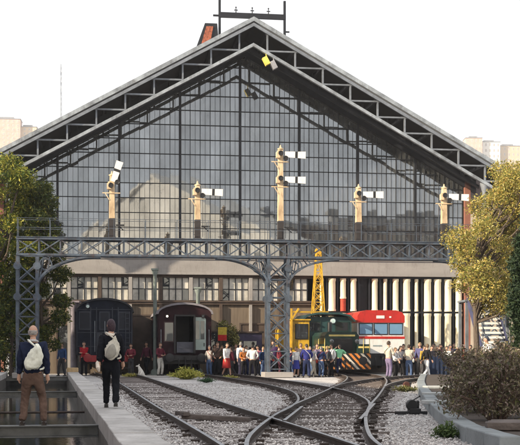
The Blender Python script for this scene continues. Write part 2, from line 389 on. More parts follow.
    for i, (x, y, z) in enumerate(hv.v):
        k = 1.0-0.22*max(0, -z)**1.5; yy = y*(0.1 if y > 0 else 0.1)
        if y > 0.2 and z < -0.45: yy += 0.006
        hv.v[i] = tuple(hc+hm @ Vector((x*0.076*k, yy*(1-0.1*max(0, -z)), z*0.118)))
    mb.add(hv.v, hv.f, 0, True)
    q = lambda x, y, z: hc+hm @ Vector((x, y, z))
    fb = MB(); fb.path([q(0, 0.088, 0.022), q(0, 0.108, -0.012), q(0, 0.112, -0.028), q(0, 0.09, -0.036)], [0.007, 0.011, 0.015, 0.006], 6)
    for sx in (-1, 1):
        fb.ball(q(sx*0.076, -0.005, -0.005), (0.012, 0.02, 0.032), 8, 6)
    mb.add(fb.v, fb.f, 0, True)
    eb = MB()
    for sx in (-1, 1): eb.ball(q(sx*0.031, 0.083, 0.012), (0.013, 0.011, 0.009), 8, 5)
    mb.add(eb.v, eb.f, 1, True)
    lb = MB(); lb.ball(q(0, 0.087, -0.058), (0.024, 0.012, 0.009), 8, 5); mb.add(lb.v, lb.f, 2, True)
    # hands: palm, four fingers of different lengths, thumb off the side of the palm
    for hp, ep, sx in ((hl, ell, -1), (hr, elr, 1)):
        d = (hp-ep).normalized(); side = Vector((0, 1, 0)); side = (side-d*side.dot(d))
        side = side.normalized() if side.length > 0.2 else Vector((0, 0, 1)); nor = d.cross(side).normalized()*sx
        h = MB(); h.path([hp-d*0.02, hp+d*0.03, hp+d*0.085], [0.026, 0.036, 0.034], 8)
        for j, (off, L) in enumerate(((0.03, 0.066), (0.011, 0.078), (-0.009, 0.072), (-0.028, 0.056))):
            p0 = hp+d*0.075+side*off; p1 = p0+d*L*0.45-nor*0.004; p2 = p1+(d*0.9-nor*0.45)*L*0.32; p3 = p2+(d*0.6-nor*0.8)*L*0.27
            h.path([p0, p1, p2, p3], [0.0095, 0.009, 0.0085, 0.006], 6)
        p0 = hp+d*0.03+side*0.025; p1 = p0+(d*0.6+side*0.8)*0.035; p2 = p1+(d*0.9+side*0.25-nor*0.3)*0.035
        h.path([p0, p1, p2], [0.012, 0.011, 0.008], 6)
        mb.add(h.v, h.f, 0, True)
    root = thing('person', label, 'person', (X, Y, Z), R(face), group)
    s = H/1.75; sxy = s if not child else s*1.08
    root.scale = (sxy, sxy, s)
    mb.build('body', [M_skin, M_eye, M_lip], root)
    # clothes follow the body as shells of their own
    if topc is None: topc = (0.05, 0.06, 0.12)
    if botc is None: botc = (0.03, 0.03, 0.035)
    mt = cloth(top, topc); mbm = cloth(bottom, botc)
    t = torso(0.012+coat)
    t[0] = (pel+Vector((0, 0, -0.03-coat*1.5)), (0.165+coat, 0.13+coat))
    wl = ell.lerp(hl, 0.93*sleeve if sleeve > 0.5 else 0.0); wr = elr.lerp(hr, 0.93*sleeve if sleeve > 0.5 else 0.0)
    k = coat*0.6
    n = t+[(shl, (0.078+k, 0.078+k)), (ell, (0.06+k, 0.06+k)), (wl, (0.046+k*.5, 0.046+k*.5)), (shr, (0.078+k, 0.078+k)), (elr, (0.06+k, 0.06+k)), (wr, (0.046+k*.5, 0.046+k*.5))]
    e = [(0, 1), (1, 2), (2, 3), (3, 4), (3, 5), (5, 6), (3, 8), (8, 9)]
    if sleeve > 0.5: e += [(6, 7), (9, 10)]
    else:
        n[6] = (shl.lerp(ell, 0.75), (0.066, 0.066)); n[7] = n[6]; n[9] = (shr.lerp(elr, 0.75), (0.066, 0.066)); n.pop(7); n[8] = (shr.lerp(elr, 0.75), (0.066, 0.066)); n = n[:9]
        e = [(0, 1), (1, 2), (2, 3), (3, 4), (3, 5), (5, 6), (3, 7), (7, 8)]
    sm = skin_mesh('jacket', n, e, [mt], 3 if detail else 2); folds(sm, .02 if detail else .016, seed); o = bpy.data.objects.new('jacket' if coat else 'shirt', sm); COL.objects.link(o); o.parent = root
    if skirt:
        sk = MB(); sk.lathe([(0.15, 0.99+up), (0.185, 0.86+up), (0.21, 0.66+up), (0.235, 0.48+up), (0.22, 0.48+up)], n=14)
        sk.build('skirt', mbm, root)
    else:
        n = [(pel+Vector((0, 0, 0.06)), (0.158, 0.122)), (pel+Vector((0, 0, -0.05)), (0.168, 0.13)), (hipl+Vector((0, 0, -.13)).lerp((kl-hipl)*.3, .5), (0.102, 0.112)), (kl, (0.076, 0.08)), (fl+Vector((0, -0.005, -0.02)), (0.064, 0.07)), (hipr+Vector((0, 0, -.13)).lerp((kr-hipr)*.3, .5), (0.102, 0.112)), (kr, (0.076, 0.08)), (fr+Vector((0, -0.005, -0.02)), (0.064, 0.07))]
        pm = skin_mesh('trousers', n, [(0, 1), (1, 2), (2, 3), (3, 4), (1, 5), (5, 6), (6, 7)], [mbm], 3 if detail else 2); folds(pm, .018 if detail else .013, seed+9); o = bpy.data.objects.new('trousers', pm); COL.objects.link(o); o.parent = root
    msh = mat('shoe_%d%d%d' % tuple(int(c*99) for c in shoe), shoe, 0.5)
    for f in (fl, fr):
        sh = MB(); sh.path([f+Vector((0, -0.075, -0.045)), f+Vector((0, -0.02, -0.038)), f+Vector((0, 0.08, -0.05)), f+Vector((0, 0.165, -0.06)), f+Vector((0, 0.19, -0.063))], [0.03, 0.044, 0.042, 0.032, 0.014], 9)
        sh.box(f+Vector((0, 0.05, -0.078)), (0.085, 0.25, 0.014))
        sh.build('shoe', msh, root)
    # hair
    mh = mat('hair_%d_%d_%d' % tuple(int(c*200) for c in hair), hair, 0.6, 0, 0.35, 30, 0.4, 60)
    hb = MB(); hb.ball((0, 0, 0), (1, 1, 1), 18, 13)
    vs = []
    for (x, y, z) in hb.v:
        low = (-0.42 if y < -0.3 else (-0.12 if y < 0.2 else 0.42)) if not bald else (-0.42 if y < 0 else 0.0)
        k = 1.09+(0.03*r.random()); z2 = max(z, low)
        if hairlong and y < 0.2 and z < 0: z2 = z*1.4
        if bald: z2 = min(z2, 0.36); k = k if (z < 0.34 and y < 0.25) else 0.8
        vs.append(q(x*0.078*k, y*0.1*k-0.006, z2*0.12*k+0.002))
    hb.v = [tuple(v) for v in vs]
    hb.build('hair', mh, root)
    return root, dict(sh=(shl, shr), hand=(hl, hr), T=T, q=q, hip=pel)
def sling_bag(root, J, col, name, dx=0.0, big=1.0, label=None):
    """a soft bag worn across the back, strap over one shoulder"""
    m = cloth(name, col); T = J['T']
    b = MB(); b.ball((0, 0, 0), (1, 1, 1), 40, 26)
    for i, (x, y, z) in enumerate(b.v):
        zz_ = max(-1, min(1, z)); wd = 0.148*(1-0.62*max(0, zz_)**1.5)*(1+.10*max(0, -zz_))*big
        b.v[i] = tuple(T(dx+x*wd+0.05*z, -0.225+y*(0.075 if y < 0 else 0.05)*(1-0.35*z), 1.20+(z if z > -.7 else -.7+(z+.7)*.4)*0.255*big))
    bm_ = b.mesh('bag', m); folds(bm_, .034, 3 if dx > .04 else 8, 8.0); bag = bpy.data.objects.new('bag', bm_); COL.objects.link(bag); bag.parent = root
    s = MB()
    pts = [T(dx+0.02, -0.22, 1.40), T(dx-0.07, -0.17, 1.47), T(dx-0.13, -0.03, 1.515), T(dx-0.11, 0.11, 1.44), T(0.02, 0.17, 1.27), T(0.16, 0.10, 1.10), T(0.19, -0.06, 1.02), T(dx+0.1, -0.2, 1.0)]
    s.path(crv(pts, 0.04), [0.017]*len(crv(pts, 0.04)), 6)
    s.build('strap', m, bag)
    return bag
# the two in front
man, J = person('grey-haired man in navy jacket with a white bag on his back, on the pit beam', PX(33, 20.13), 20.13, 0.1, 4, 1.70, 'navy_jacket', 'brown_trousers',
    hair=(0.30, 0.28, 0.27), pose='apart', topc=(0.016, 0.022, 0.05), botc=(0.13, 0.085, 0.068), shoe=(0.04, 0.03, 0.025), seed=1, coat=0.022, bald=True, headturn=-0.25, detail=True)
sling_bag(man, J, (0.72, 0.74, 0.66), 'white_bag', 0.05, 1.0)
c = MB(); T_ = J['T']; c.path([T_(-0.075, 0.03, 1.485), T_(-0.06, -0.06, 1.50), T_(0, -0.085, 1.505), T_(0.06, -0.06, 1.50), T_(0.075, 0.03, 1.485)], [0.022]*5, 8)
c.build('collar', cloth('pale_collar', (0.5, 0.5, 0.52)), man)
wom, J = person('dark-haired woman all in black with a big white shoulder bag, walking on the stone coping', PX(111, 22.2), 22.2, 0.3, 8, 1.66, 'black_coat', 'black_trousers',
    hair=(0.035, 0.018, 0.028), pose='walk', topc=(0.010, 0.011, 0.016), botc=(0.009, 0.010, 0.014), seed=2, coat=0.03, female=True, headturn=0.35, hairlong=True, detail=True)
b = sling_bag(wom, J, (0.52, 0.50, 0.44), 'ecru_bag', 0.03, .98)
T_ = J['T']
p = MB(); p.ball((0, 0, 0), (1, 1, 1), 24, 16)
p.v = [tuple(T_(0.0+x*(.10-.02*z)+.03*z, -0.292+y*.05, 1.14+z*.15)) for x, y, z in p.v]
pm_ = p.mesh('pocket', cloth('grey_pocket', (0.30, 0.29, 0.26))); folds(pm_, .010, 4, 8); o = bpy.data.objects.new('pocket', pm_); COL.objects.link(o); o.parent = b
sf = MB(); hp = J['hand'][0]
sf.path([hp+Vector((-.01, .05, .06)), hp+Vector((-.03, .0, 0)), hp+Vector((-.02, -.04, -.09)), hp+Vector((.0, -.02, -.17))], [.02, .04, .045, .02], 8); sf.build('scarf', cloth('cream_scarf', (0.7, 0.63, 0.55)), wom)
sf = MB(); sf.path([T_(-0.05, 0.06, 1.47), T_(-0.09, -0.03, 1.50), T_(-0.06, -0.10, 1.48), T_(0.03, -0.12, 1.46), T_(0.09, -0.03, 1.48), T_(0.05, 0.07, 1.46)], [0.022, 0.03, 0.034, 0.034, 0.03, 0.022], 8)
sf.build('scarf', cloth('cream_scarf', (0.7, 0.63, 0.55)), wom)

G = 'visitors in front of the station'
def folk(px, head, Y, label, face, top, tc, bot, bc, **kw):
    """px: photo column, head: photo row of the top of the head"""
    H = (HY-head)*Y/F+CZ-kw.get('Z', 0)
    fr = random.Random(int(px*10)); 
    if kw.get('pose', 'stand') == 'stand': kw['pose'] = fr.choice(('stand', 'apart', 'bagarm', 'walk', 'pocket'))
    ro, J = person(label, PX(px, Y), Y, face=face+fr.uniform(-25, 25), H=H, top=top, topc=tc, bottom=bot, botc=bc, group=G, seed=int(px), headturn=fr.uniform(-.7, .7), **kw)
    if fr.random() < .4:      # a shoulder bag at the hip
        T = J['T']; s = fr.choice((-1, 1)); nm, c = fr.choice((('bag_black', (.02, .02, .022)), ('bag_tan', (.22, .13, .07)), ('bag_red', (.3, .04, .03)), ('bag_pale', (.55, .53, .48))))
        b = MB(); b.ball((0, 0, 0), (1, 1, 1), 12, 8); b.v = [tuple(T(s*.24+x*.06, -.03+y*.14, .92+z*.11)) for x, y, z in b.v]; o = b.build('bag', cloth(nm, c), ro)
        b = MB(); pts = crv([T(s*.23, -.03, 1.0), T(s*.12, -.15, 1.25), T(-s*.12, -.06, 1.49), T(-s*.09, .09, 1.44), T(s*.12, .16, 1.2), T(s*.23, .05, 1.0)], .08); b.path(pts, [.012]*len(pts), 5); b.build('strap', cloth(nm, c), o)
    return ro
WH = (0.72, 0.73, 0.74); CRM = (0.62, 0.58, 0.5); NAV = (0.02, 0.028, 0.075); BLK = (0.014, 0.014, 0.017); DG = (0.05, 0.05, 0.055); MAR = (0.16, 0.03, 0.045); JEAN = (0.07, 0.11, 0.21)
folk(131, 344, 67.5, 'man in dark red jumper holding a white sheet beside the white dog', 150, 'maroon', MAR, 'charcoal', DG, pose='hold')
folk(147, 342, 69, 'man in dark plum shirt standing behind the thin pale column', 170, 'plum', (0.10, 0.03, 0.05), 'black', BLK, pose='stand')
folk(160, 343, 66.5, 'person in dark red top and pale trousers in front of the maroon carriage', 250, 'wine', (0.12, 0.025, 0.04), 'pale', (0.5, 0.49, 0.46), pose='hold')
folk(62, 343, 66, 'man in blue jacket seen past the front man\'s shoulder', 160, 'blue', (0.04, 0.08, 0.2), 'charcoal', DG, pose='stand')
folk(84, 342, 67, 'person in bright red top by the dark blue carriage buffers', 200, 'red', (0.35, 0.02, 0.03), 'black', BLK, pose='crossed')
folk(217.5, 342.5, 65.5, 'man in brown jacket with a white bag at his hip, left end of the crowd', 190, 'brown', (0.09, 0.06, 0.05), 'black', BLK, pose='hips')
folk(226.5, 343, 64, 'woman in white top and red skirt with legs bare', 240, 'white', WH, 'red_skirt', (0.32, 0.03, 0.03), pose='walk', skirt=True, female=True, hairlong=True)
folk(232, 347, 65.5, 'girl in dark red coat close behind the red skirt', 90, 'wine', (0.16, 0.03, 0.03), 'charcoal', DG, female=True, coat=0.02)
folk(240.5, 342.5, 64.5, 'man in white shirt and grey trousers with arm stretched out', 330, 'white', WH, 'grey_violet', (0.22, 0.2, 0.27), pose='point')
folk(252.5, 345, 63.5, 'broad man in white shirt and black trousers seen from behind, arms out', 5, 'white', WH, 'black', BLK, pose='hips')
folk(266, 343, 66, 'man in teal jacket at the foot of the lattice post', 200, 'teal', (0.03, 0.10, 0.15), 'navy', NAV)
folk(258, 346, 67.5, 'person in pink top in the gap left of the lattice post', 170, 'pink', (0.4, 0.14, 0.2), 'charcoal', DG)
folk(279, 345, 62.5, 'man in maroon sweater and trousers with folded arms right of the lattice post', 300, 'maroon', (0.19, 0.055, 0.08), 'maroon_dark', (0.07, 0.025, 0.04), pose='crossed')
folk(273, 341, 68, 'tall person in violet coat behind the maroon sweater', 180, 'violet', (0.12, 0.06, 0.16), 'charcoal', DG, coat=0.02)
folk(296, 347, 63, 'girl in white top and blue skirt left of the navy jacket', 210, 'white', WH, 'royal', (0.05, 0.06, 0.3), skirt=True, female=True, hairlong=True)
folk(291, 348, 64.5, 'boy in navy shirt and jeans next to the yellow crane', 30, 'navy', NAV, 'jeans', JEAN)
folk(306.5, 344.5, 62, 'man in bright navy jacket seen from behind, hands at waist', 0, 'royal_navy', (0.03, 0.035, 0.17), 'navy', NAV, pose='hips', coat=0.02)
folk(313, 346, 63.5, 'man in pale grey shirt and pale trousers stepping right', 280, 'pale_grey', (0.5, 0.5, 0.52), 'cream', (0.5, 0.47, 0.4), pose='walk')
folk(321, 347, 63, 'man in dark blue shirt and jeans left of the hazard stripes', 320, 'dark_blue', (0.03, 0.045, 0.12), 'jeans', JEAN, pose='hold')
folk(339.5, 345, 64.4, 'worker in green and white hi-vis jacket climbing onto the green shunter', 20, 'hi_vis', (0.25, 0.62, 0.38), 'navy', NAV, pose='ladder', Z=0.15)
folk(388.5, 341.5, 61.5, 'man in cream shirt and violet-grey trousers in front of the red railcar', 330, 'cream', CRM, 'violet_grey', (0.17, 0.14, 0.24), pose='hold')
folk(395, 348, 62.5, 'boy in white shirt and black trousers beside the cream-shirted man', 250, 'white', WH, 'black', BLK, pose='hold', child=True)
folk(409, 345, 62, 'man in loose cream shirt and blue jeans seen from behind', 350, 'cream', (0.68, 0.65, 0.57), 'jeans', JEAN, pose='hold', coat=0.015)
folk(420, 343, 65, 'man in blue-violet jacket behind the black waistcoat', 170, 'blue_violet', (0.09, 0.09, 0.2), 'charcoal', DG, pose='stand')
folk(426.5, 344, 62.5, 'person in black waistcoat and white trousers striding', 290, 'black', BLK, 'white', (0.66, 0.64, 0.6), pose='walk')
for i, (px, hy, c, nm, lb, ps) in enumerate([(437, 346, BLK, 'black', 'man in black shirt at the left end of the navy stall', 'stand'), (443.5, 348, (0.3, 0.29, 0.3), 'mid_grey', 'person in grey shirt behind the middle of the navy stall', 'hold'),
        (450, 345, (0.08, 0.07, 0.08), 'coal', 'tall man in dark coat behind the navy stall\'s right half', 'crossed'), (457.5, 347, (0.42, 0.40, 0.38), 'stone', 'person in pale grey top between the two draped stalls', 'stand'), (466, 344, (0.16, 0.06, 0.05), 'rust', 'man in rust-brown shirt behind the red and yellow stall', 'hold')]):
    folk(px, hy, 66.5, lb, 180+12*i-20, nm, c, 'black', BLK, pose=ps)
EX = [(214, 345, 69, 'person in dark grey coat close beside the carriage buffer', 'slate', (.07, .075, .085), 'black', 'stand', 200), (222, 346, 68, 'man in olive jacket behind the brown jacket', 'olive', (.09, .09, .045), 'black', 'hold', 160),
 (236, 344, 68.5, 'tall man in black coat between the girl in red and the outstretched arm', 'coal', (.02, .02, .025), 'black', 'stand', 190), (246, 346, 67, 'woman in pale blue blouse between the two white shirts', 'sky', (.35, .45, .6), 'navy', 'crossed', 200),
 (263, 347, 65, 'boy in dark blue anorak by the left foot of the lattice post', 'anorak', (.02, .04, .10), 'jeans', 'stand', 220), (285, 344, 66.5, 'man in dark green pullover behind the folded arms', 'bottle', (.02, .06, .045), 'black', 'stand', 170),
 (301, 343.5, 65.5, 'man in black jacket half hidden by the bright navy jacket', 'coal', (.02, .02, .025), 'black', 'hold', 150), (317, 344, 64.2, 'woman in lilac cardigan behind the pale grey shirt', 'lilac', (.34, .28, .42), 'charcoal', 'crossed', 210),
 (327, 346.5, 63.6, 'man in charcoal jacket right at the hazard stripes', 'slate', (.07, .075, .085), 'black', 'pocket', 340), (400, 346, 64.5, 'woman in grey cardigan between the boy in white and the loose cream shirt', 'mid_grey', (.3, .29, .3), 'black', 'stand', 190),
 (414, 346.5, 66, 'person in dark red fleece behind the blue jeans', 'wine', (.12, .025, .04), 'black', 'stand', 160), (431.5, 346, 64.8, 'boy in black hooded top just left of the navy stall', 'coal', (.02, .02, .025), 'charcoal', 'pocket', 200),
 (434, 343.5, 68.5, 'tall man in tan raincoat at the back, left of the navy stall', 'tan', (.3, .23, .15), 'black', 'stand', 170), (440, 344.5, 68.8, 'woman in plum coat at the back of the navy stall', 'plum', (.10, .03, .05), 'black', 'stand', 190),
 (447, 346.5, 65.2, 'boy in white cap-sleeved shirt leaning over the navy stall', 'white', WH, 'black', 'hold', 170), (454, 343.5, 68.2, 'man in indigo jacket at the back between the stalls', 'indigo', (.04, .045, .13), 'black', 'crossed', 180),
 (471, 345.5, 64.5, 'person in dark teal top at the right end of the red stall', 'teal', (.03, .10, .15), 'black', 'hold', 150), (209.5, 346, 66.5, 'boy in pale shirt at the very left end of the crowd, by the carriage', 'stone', (.42, .40, .38), 'jeans', 'stand', 170), (243.5, 347.5, 64, 'girl in orange jumper pressed between the outstretched arm and the broad white shirt', 'orange', (.4, .14, .04), 'black', 'hold', 200),
 (269.5, 346, 64.3, 'woman in grey blouse right under the lattice of the middle post', 'mid_grey', (.3, .29, .3), 'navy', 'crossed', 160), (288, 346, 67.5, 'man in white shirt standing back against the yellow crane', 'white', WH, 'charcoal', 'stand', 190),
 (310, 347, 65, 'boy in red shirt just behind the bright navy jacket', 'red', (.35, .02, .03), 'jeans', 'hold', 180), (331.5, 344.5, 64.3, 'tall man in white shirt nearest the shunter\'s left buffer', 'white', WH, 'black', 'pocket', 150),
 (403.5, 344.5, 66, 'man in black coat at the back, right of the railcar\'s headlight', 'coal', (.02, .02, .025), 'black', 'crossed', 180), (424, 346, 64.2, 'boy in mustard shirt between the blue-violet jacket and the black waistcoat', 'mustard', (.38, .26, .05), 'charcoal', 'stand', 200), (476, 347, 62.5, 'woman in grey coat behind the top of the shrub, near the golden tree trunk', 'stone', (.42, .40, .38), 'black', 'stand', 130)]
for px, hy, Y, lb, nm, c, bn, ps, fc in EX:
    folk(px, hy, Y, lb, fc, nm, c, bn, {'black': BLK, 'navy': NAV, 'jeans': JEAN, 'charcoal': DG}[bn], pose=ps)
folk(487, 337, 44, 'man in white shirt and dark cap standing behind the brown shrub', 120, 'white', (0.74, 0.74, 0.74), 'charcoal', DG, pose='hold', Z=0.2, hair=(0.03, 0.04, 0.06))
# a white dog sitting by the track
d = thing('dog', 'white dog sitting on the gravel beside the carriage track', 'dog', (PX(140, 63), 63, 0), R(100))
n = [((0, -0.16, 0.17), (0.115, 0.12)), ((0, -0.09, 0.30), (0.105, 0.115)), ((0, 0.0, 0.43), (0.095, 0.10)), ((0, 0.05, 0.53), (0.062, 0.068)), ((0, 0.08, 0.62), (0.066, 0.066)), ((0, 0.16, 0.60), (0.042, 0.038)), ((0, 0.225, 0.585), (0.027, 0.025)),
     ((-0.065, 0.04, 0.36), (0.045, 0.045)), ((-0.065, 0.07, 0.18), (0.028, 0.028)), ((-0.065, 0.085, 0.045), (0.024, 0.024)), ((-0.065, 0.13, 0.025), (0.026, 0.02)),
     ((0.065, 0.04, 0.36), (0.045, 0.045)), ((0.065, 0.07, 0.18), (0.028, 0.028)), ((0.065, 0.085, 0.045), (0.024, 0.024)), ((0.065, 0.13, 0.025), (0.026, 0.02)),
     ((-0.12, -0.04, 0.17), (0.065, 0.07)), ((-0.13, 0.04, 0.13), (0.045, 0.045)), ((-0.125, -0.10, 0.035), (0.03, 0.028)), ((-0.125, 0.05, 0.025), (0.028, 0.02)),
     ((0.12, -0.04, 0.17), (0.065, 0.07)), ((0.13, 0.04, 0.13), (0.045, 0.045)), ((0.125, -0.10, 0.035), (0.03, 0.028)), ((0.125, 0.05, 0.025), (0.028, 0.02)),
     ((0, -0.26, 0.07), (0.03, 0.03)), ((0.08, -0.36, 0.04), (0.022, 0.022)), ((0.17, -0.38, 0.035), (0.014, 0.014))]
e = [(0, 1), (1, 2), (2, 3), (3, 4), (4, 5), (5, 6), (2, 7), (7, 8), (8, 9), (9, 10), (2, 11), (11, 12), (12, 13), (13, 14), (0, 15), (15, 16), (16, 17), (17, 18), (0, 19), (19, 20), (20, 21), (21, 22), (0, 23), (23, 24), (24, 25)]
M_dog = mat('white_dog_fur', (0.68, 0.66, 0.62), 0.9, 0, 0.1, 9, 0.5, 60)
mb = MB(); mesh_into(mb, skin_mesh('dog', n, e, []), 0)
for sx in (-1, 1): mb.path([(sx*0.045, 0.06, 0.67), (sx*0.065, 0.05, 0.69), (sx*0.085, 0.055, 0.63)], [0.02, 0.028, 0.01], 6, 0); mb.ball((sx*0.03, 0.135, 0.63), 0.011, 6, 5, 1)
mb.ball((0, 0.25, 0.592), 0.014, 6, 5, 1)
mb.build('body', [M_dog, M_eye], d)
# ------------------------------------------------------------------ ground, pit, tracks
M_gravel = gravelmat('pale_gravel', (0.38, 0.36, 0.36), (0.55, 0.535, 0.53), (0.72, 0.70, 0.69), 22)
M_ballast = gravelmat('track_ballast', (0.22, 0.195, 0.19), (0.38, 0.345, 0.34), (0.55, 0.51, 0.50), 16, 0.6)
U0, U1, V0, V1 = -2.3, 0.78, 9.0, 66.0
g = MB()
B_ = 3000
def quad(mb, pts, mi=0): mb.add(pts, [tuple(range(len(pts)))], mi)
quad(g, [PW(-B_, -B_), PW(U0-.3, -B_), PW(U0-.3, B_), PW(-B_, B_)])
quad(g, [PW(U1+.3, -B_), PW(B_, -B_), PW(B_, B_), PW(U1+.3, B_)])
quad(g, [PW(U0-.3, -B_), PW(U1+.3, -B_), PW(U1+.3, V0), PW(U0-.3, V0)])
quad(g, [PW(U0-.3, V1), PW(U1+.3, V1), PW(U1+.3, B_), PW(U0-.3, B_)])
struct('ground', g, M_gravel)
# bed of darker ballast under the turnout tracks
QM = [(0.72, 14), (0.72, 17), (1.1, 22), (1.6, 26.5), (1.88, 31), (1.82, 37), (1.1, 44.5), (-0.05, 52), (-1.35, 60), (-2.9, 67.5), (-4.2, 75), (-6, 90)]
RM = [(1.1, 22), (1.62, 26.7), (2.45, 33), (3.45, 41), (4.5, 50), (5.2, 59), (5.1, 66), (4.3, 75), (2.4, 90)]
PM = [(0.6, 14), (0.1, 17.2), (-0.7, 22), (-1.6, 27.4), (-4.1, 43), (-6.9, 60), (-8.7, 69), (-10.2, 78), (-12, 90)]
SM = [(3.45, 41), (4.4, 46.5), (6.3, 54), (9.0, 61), (12.5, 65.5), (17, 68)]
bed = MB()
def strip(mb, line, wl, wr, z, jitter=0.25):
    pts = crv([(x, y, 0) for x, y in line], 1.2); L = []
    for i, p in enumerate(pts):
        d = (pts[min(i+1, len(pts)-1)]-pts[max(0, i-1)]).normalized(); s = Vector((d.y, -d.x, 0))
        L.append((p-s*(wl+rnd.uniform(-jitter, jitter)), p+s*(wr+rnd.uniform(-jitter, jitter))))
    for i in range(len(L)-1):
        vs = [L[i][0], L[i][1], L[i+1][1], L[i+1][0]]
        quad(mb, [Vector((v.x, v.y, z)) for v in vs])
strip(bed, QM[:11], 1.15, 1.15, 0.004); struct('ballast_bed', bed, M_ballast)
bed = MB(); strip(bed, RM[1:7], 1.2, 1.5, 0.008); struct('ballast_bed', bed, M_ballast)
bed = MB(); strip(bed, PM[1:7], 1.0, 1.0, 0.012); struct('ballast_bed', bed, M_ballast)
pv = MB(); quad(pv, [BW(-9.0, -11.4, .016), BW(22, -11.4, .016), BW(22, 0, .016), BW(-9.0, 0, .016)]); struct('pavement', pv, M_conc)
# the pit: walls, floor, water, copings, I-beams across
p = MB()
for u, s in ((U0, -1), (U1, 1)):
    a, b = sorted((u, u+s*0.3))
    for v0, v1 in ((V0, V1),):
        vs = [PW(a, v0, -1.2), PW(b, v0, -1.2), PW(b, v1, -1.2), PW(a, v1, -1.2), PW(a, v0, 0.04), PW(b, v0, 0.04), PW(b, v1, 0.04), PW(a, v1, 0.04)]
        p.add(vs, [(0, 3, 2, 1), (4, 5, 6, 7), (0, 1, 5, 4), (1, 2, 6, 5), (2, 3, 7, 6), (3, 0, 4, 7)])
quad(p, [PW(U0, V0, -1.2), PW(U1, V0, -1.2), PW(U1, V0, 0), PW(U0, V0, 0)])
quad(p, [PW(U0, V1, -1.2), PW(U1, V1, -1.2), PW(U1, V1, 0.0), PW(U0, V1, 0.0)])
quad(p, [PW(U0, V0, -1.19), PW(U1, V0, -1.19), PW(U1, V1, -1.19), PW(U0, V1, -1.19)])
struct('pit_walls', p, M_pitwall)
mw, ntw, bw_ = _new('pit_water')
bw_.inputs['Base Color'].default_value = (0.012, 0.014, 0.013, 1); bw_.inputs['Roughness'].default_value = 0.03; bw_.inputs['Specular IOR Level'].default_value = 0.5
tc = ntw.nodes.new('ShaderNodeTexCoord'); nn = ntw.nodes.new('ShaderNodeTexNoise'); nn.inputs['Scale'].default_value = 5; nn.inputs['Detail'].default_value = 4
bp = ntw.nodes.new('ShaderNodeBump'); bp.inputs['Strength'].default_value = 0.12; bp.inputs['Distance'].default_value = 0.03
ntw.links.new(tc.outputs['Object'], nn.inputs['Vector']); ntw.links.new(nn.outputs['Fac'], bp.inputs['Height']); ntw.links.new(bp.outputs['Normal'], bw_.inputs['Normal'])
wt = MB(); quad(wt, [PW(U0, V0, -0.42), PW(U1, V0, -0.42), PW(U1, V1, -0.42), PW(U0, V1, -0.42)]); struct('water', wt, mw)
def pit_box(mb, u0, u1, v0, v1, z0, z1, mi=0):
    vs = [PW(a, b, c) for c in (z0, z1) for a, b in ((u0, v0), (u1, v0), (u1, v1), (u0, v1))]
    mb.add(vs, [(0, 3, 2, 1), (4, 5, 6, 7), (0, 1, 5, 4), (1, 2, 6, 5), (2, 3, 7, 6), (3, 0, 4, 7)], mi)
def coping(name, label, u0, u1, v1):
    mb = MB(); v = 9.0; k = 0
    while v < v1:
        L = min(1.5+0.2*rnd.random(), v1-v); dz = rnd.uniform(-0.012, 0.012); du = rnd.uniform(-0.012, 0.012)
        pit_box(mb, u0+du, u1+du, v+0.006, v+L-0.006, 0.042, 0.30+dz); v += L
    o = mb.build(name, M_cope, bevel=0.012); o['kind'] = 'structure'; o['label'] = label
coping('pit_coping', 'right stone coping of the pit', U1, 1.33, 63)
coping('pit_coping', 'left stone coping of the pit', -2.85, U0, 63)
e_ = MB(); pit_box(e_, U1-.02, 1.36, 63.02, 63.7, 0.002, 0.52); tag(e_.build('end_post', mat('orange_lit_stone', (0.5, 0.36, 0.2), 0.8), bevel=0.03), 'stone block closing the far end of the right coping, orange light in its colour', 'block')  # orange light on the coping's end face is put into the stone colour
M_beam = mat('weathered_beam_steel', (0.10, 0.105, 0.11), 0.4, 0.5, 0.4, 2.5)
beam_l = {20.5: 'steel I-beam across the pit under the man\'s shoes', 38.2: 'steel I-beam across the pit, the second one beyond the man', 61.0: 'far steel I-beam across the end of the pit', 29.2: 'rusty thin pipe across the pit behind the man\'s legs'}
for v, lb in beam_l.items():
    mb = MB(); w_ = 0.22 if v < 62 else 0.16
    if v == 29.2: 
        mb.tube(PW(U0, v, -0.12), PW(U1, v, -0.12), 0.03, n=10)
        tag(mb.build('pipe', M_rust), lb, 'pipe'); continue
    pit_box(mb, U0, U1, v-w_/2, v+w_/2, 0.075, 0.10); pit_box(mb, U0, U1, v-w_/2, v+w_/2, -0.11, -0.085); pit_box(mb, U0, U1, v-0.012, v+0.012, -0.085, 0.075)
    tag(mb.build('steel_beam', M_beam, bevel=0.004), lb, 'beam', 'steel beams across the pit')

# tracks: every rail a part, every sleeper a part
RP = [(a*.85, b*.86) for a, b in [(-.065, 0), (.065, 0), (.065, .014), (.012, .03), (.012, .105), (.036, .115), (.036, .148), (.03, .152), (-.03, .152), (-.036, .148), (-.036, .115), (-.012, .105), (-.012, .03), (-.065, .014)]]
def sweep_rail(pts, off, z):
    mb = MB(); rings = []; n = len(RP)
    for i, p in enumerate(pts):
        d = (pts[min(i+1, len(pts)-1)]-pts[max(0, i-1)]).normalized(); s = Vector((d.y, -d.x, 0))
        c = p+s*off
        rings += [c+s*a+Vector((0, 0, z+b)) for a, b in RP]
    fs = []
    for i in range(len(pts)-1):
        for t in range(n): fs.append((i*n+t, i*n+(t+1) % n, (i+1)*n+(t+1) % n, (i+1)*n+t))
    fs.append(tuple(range(n))); fs.append(tuple(range((len(pts)-1)*n, len(pts)*n)))
    mb.add(rings, fs)
    for k in range(len(fs)-2):
        if k % n in (6, 7, 8): mb.m[k] = 1
    return mb
SL = None
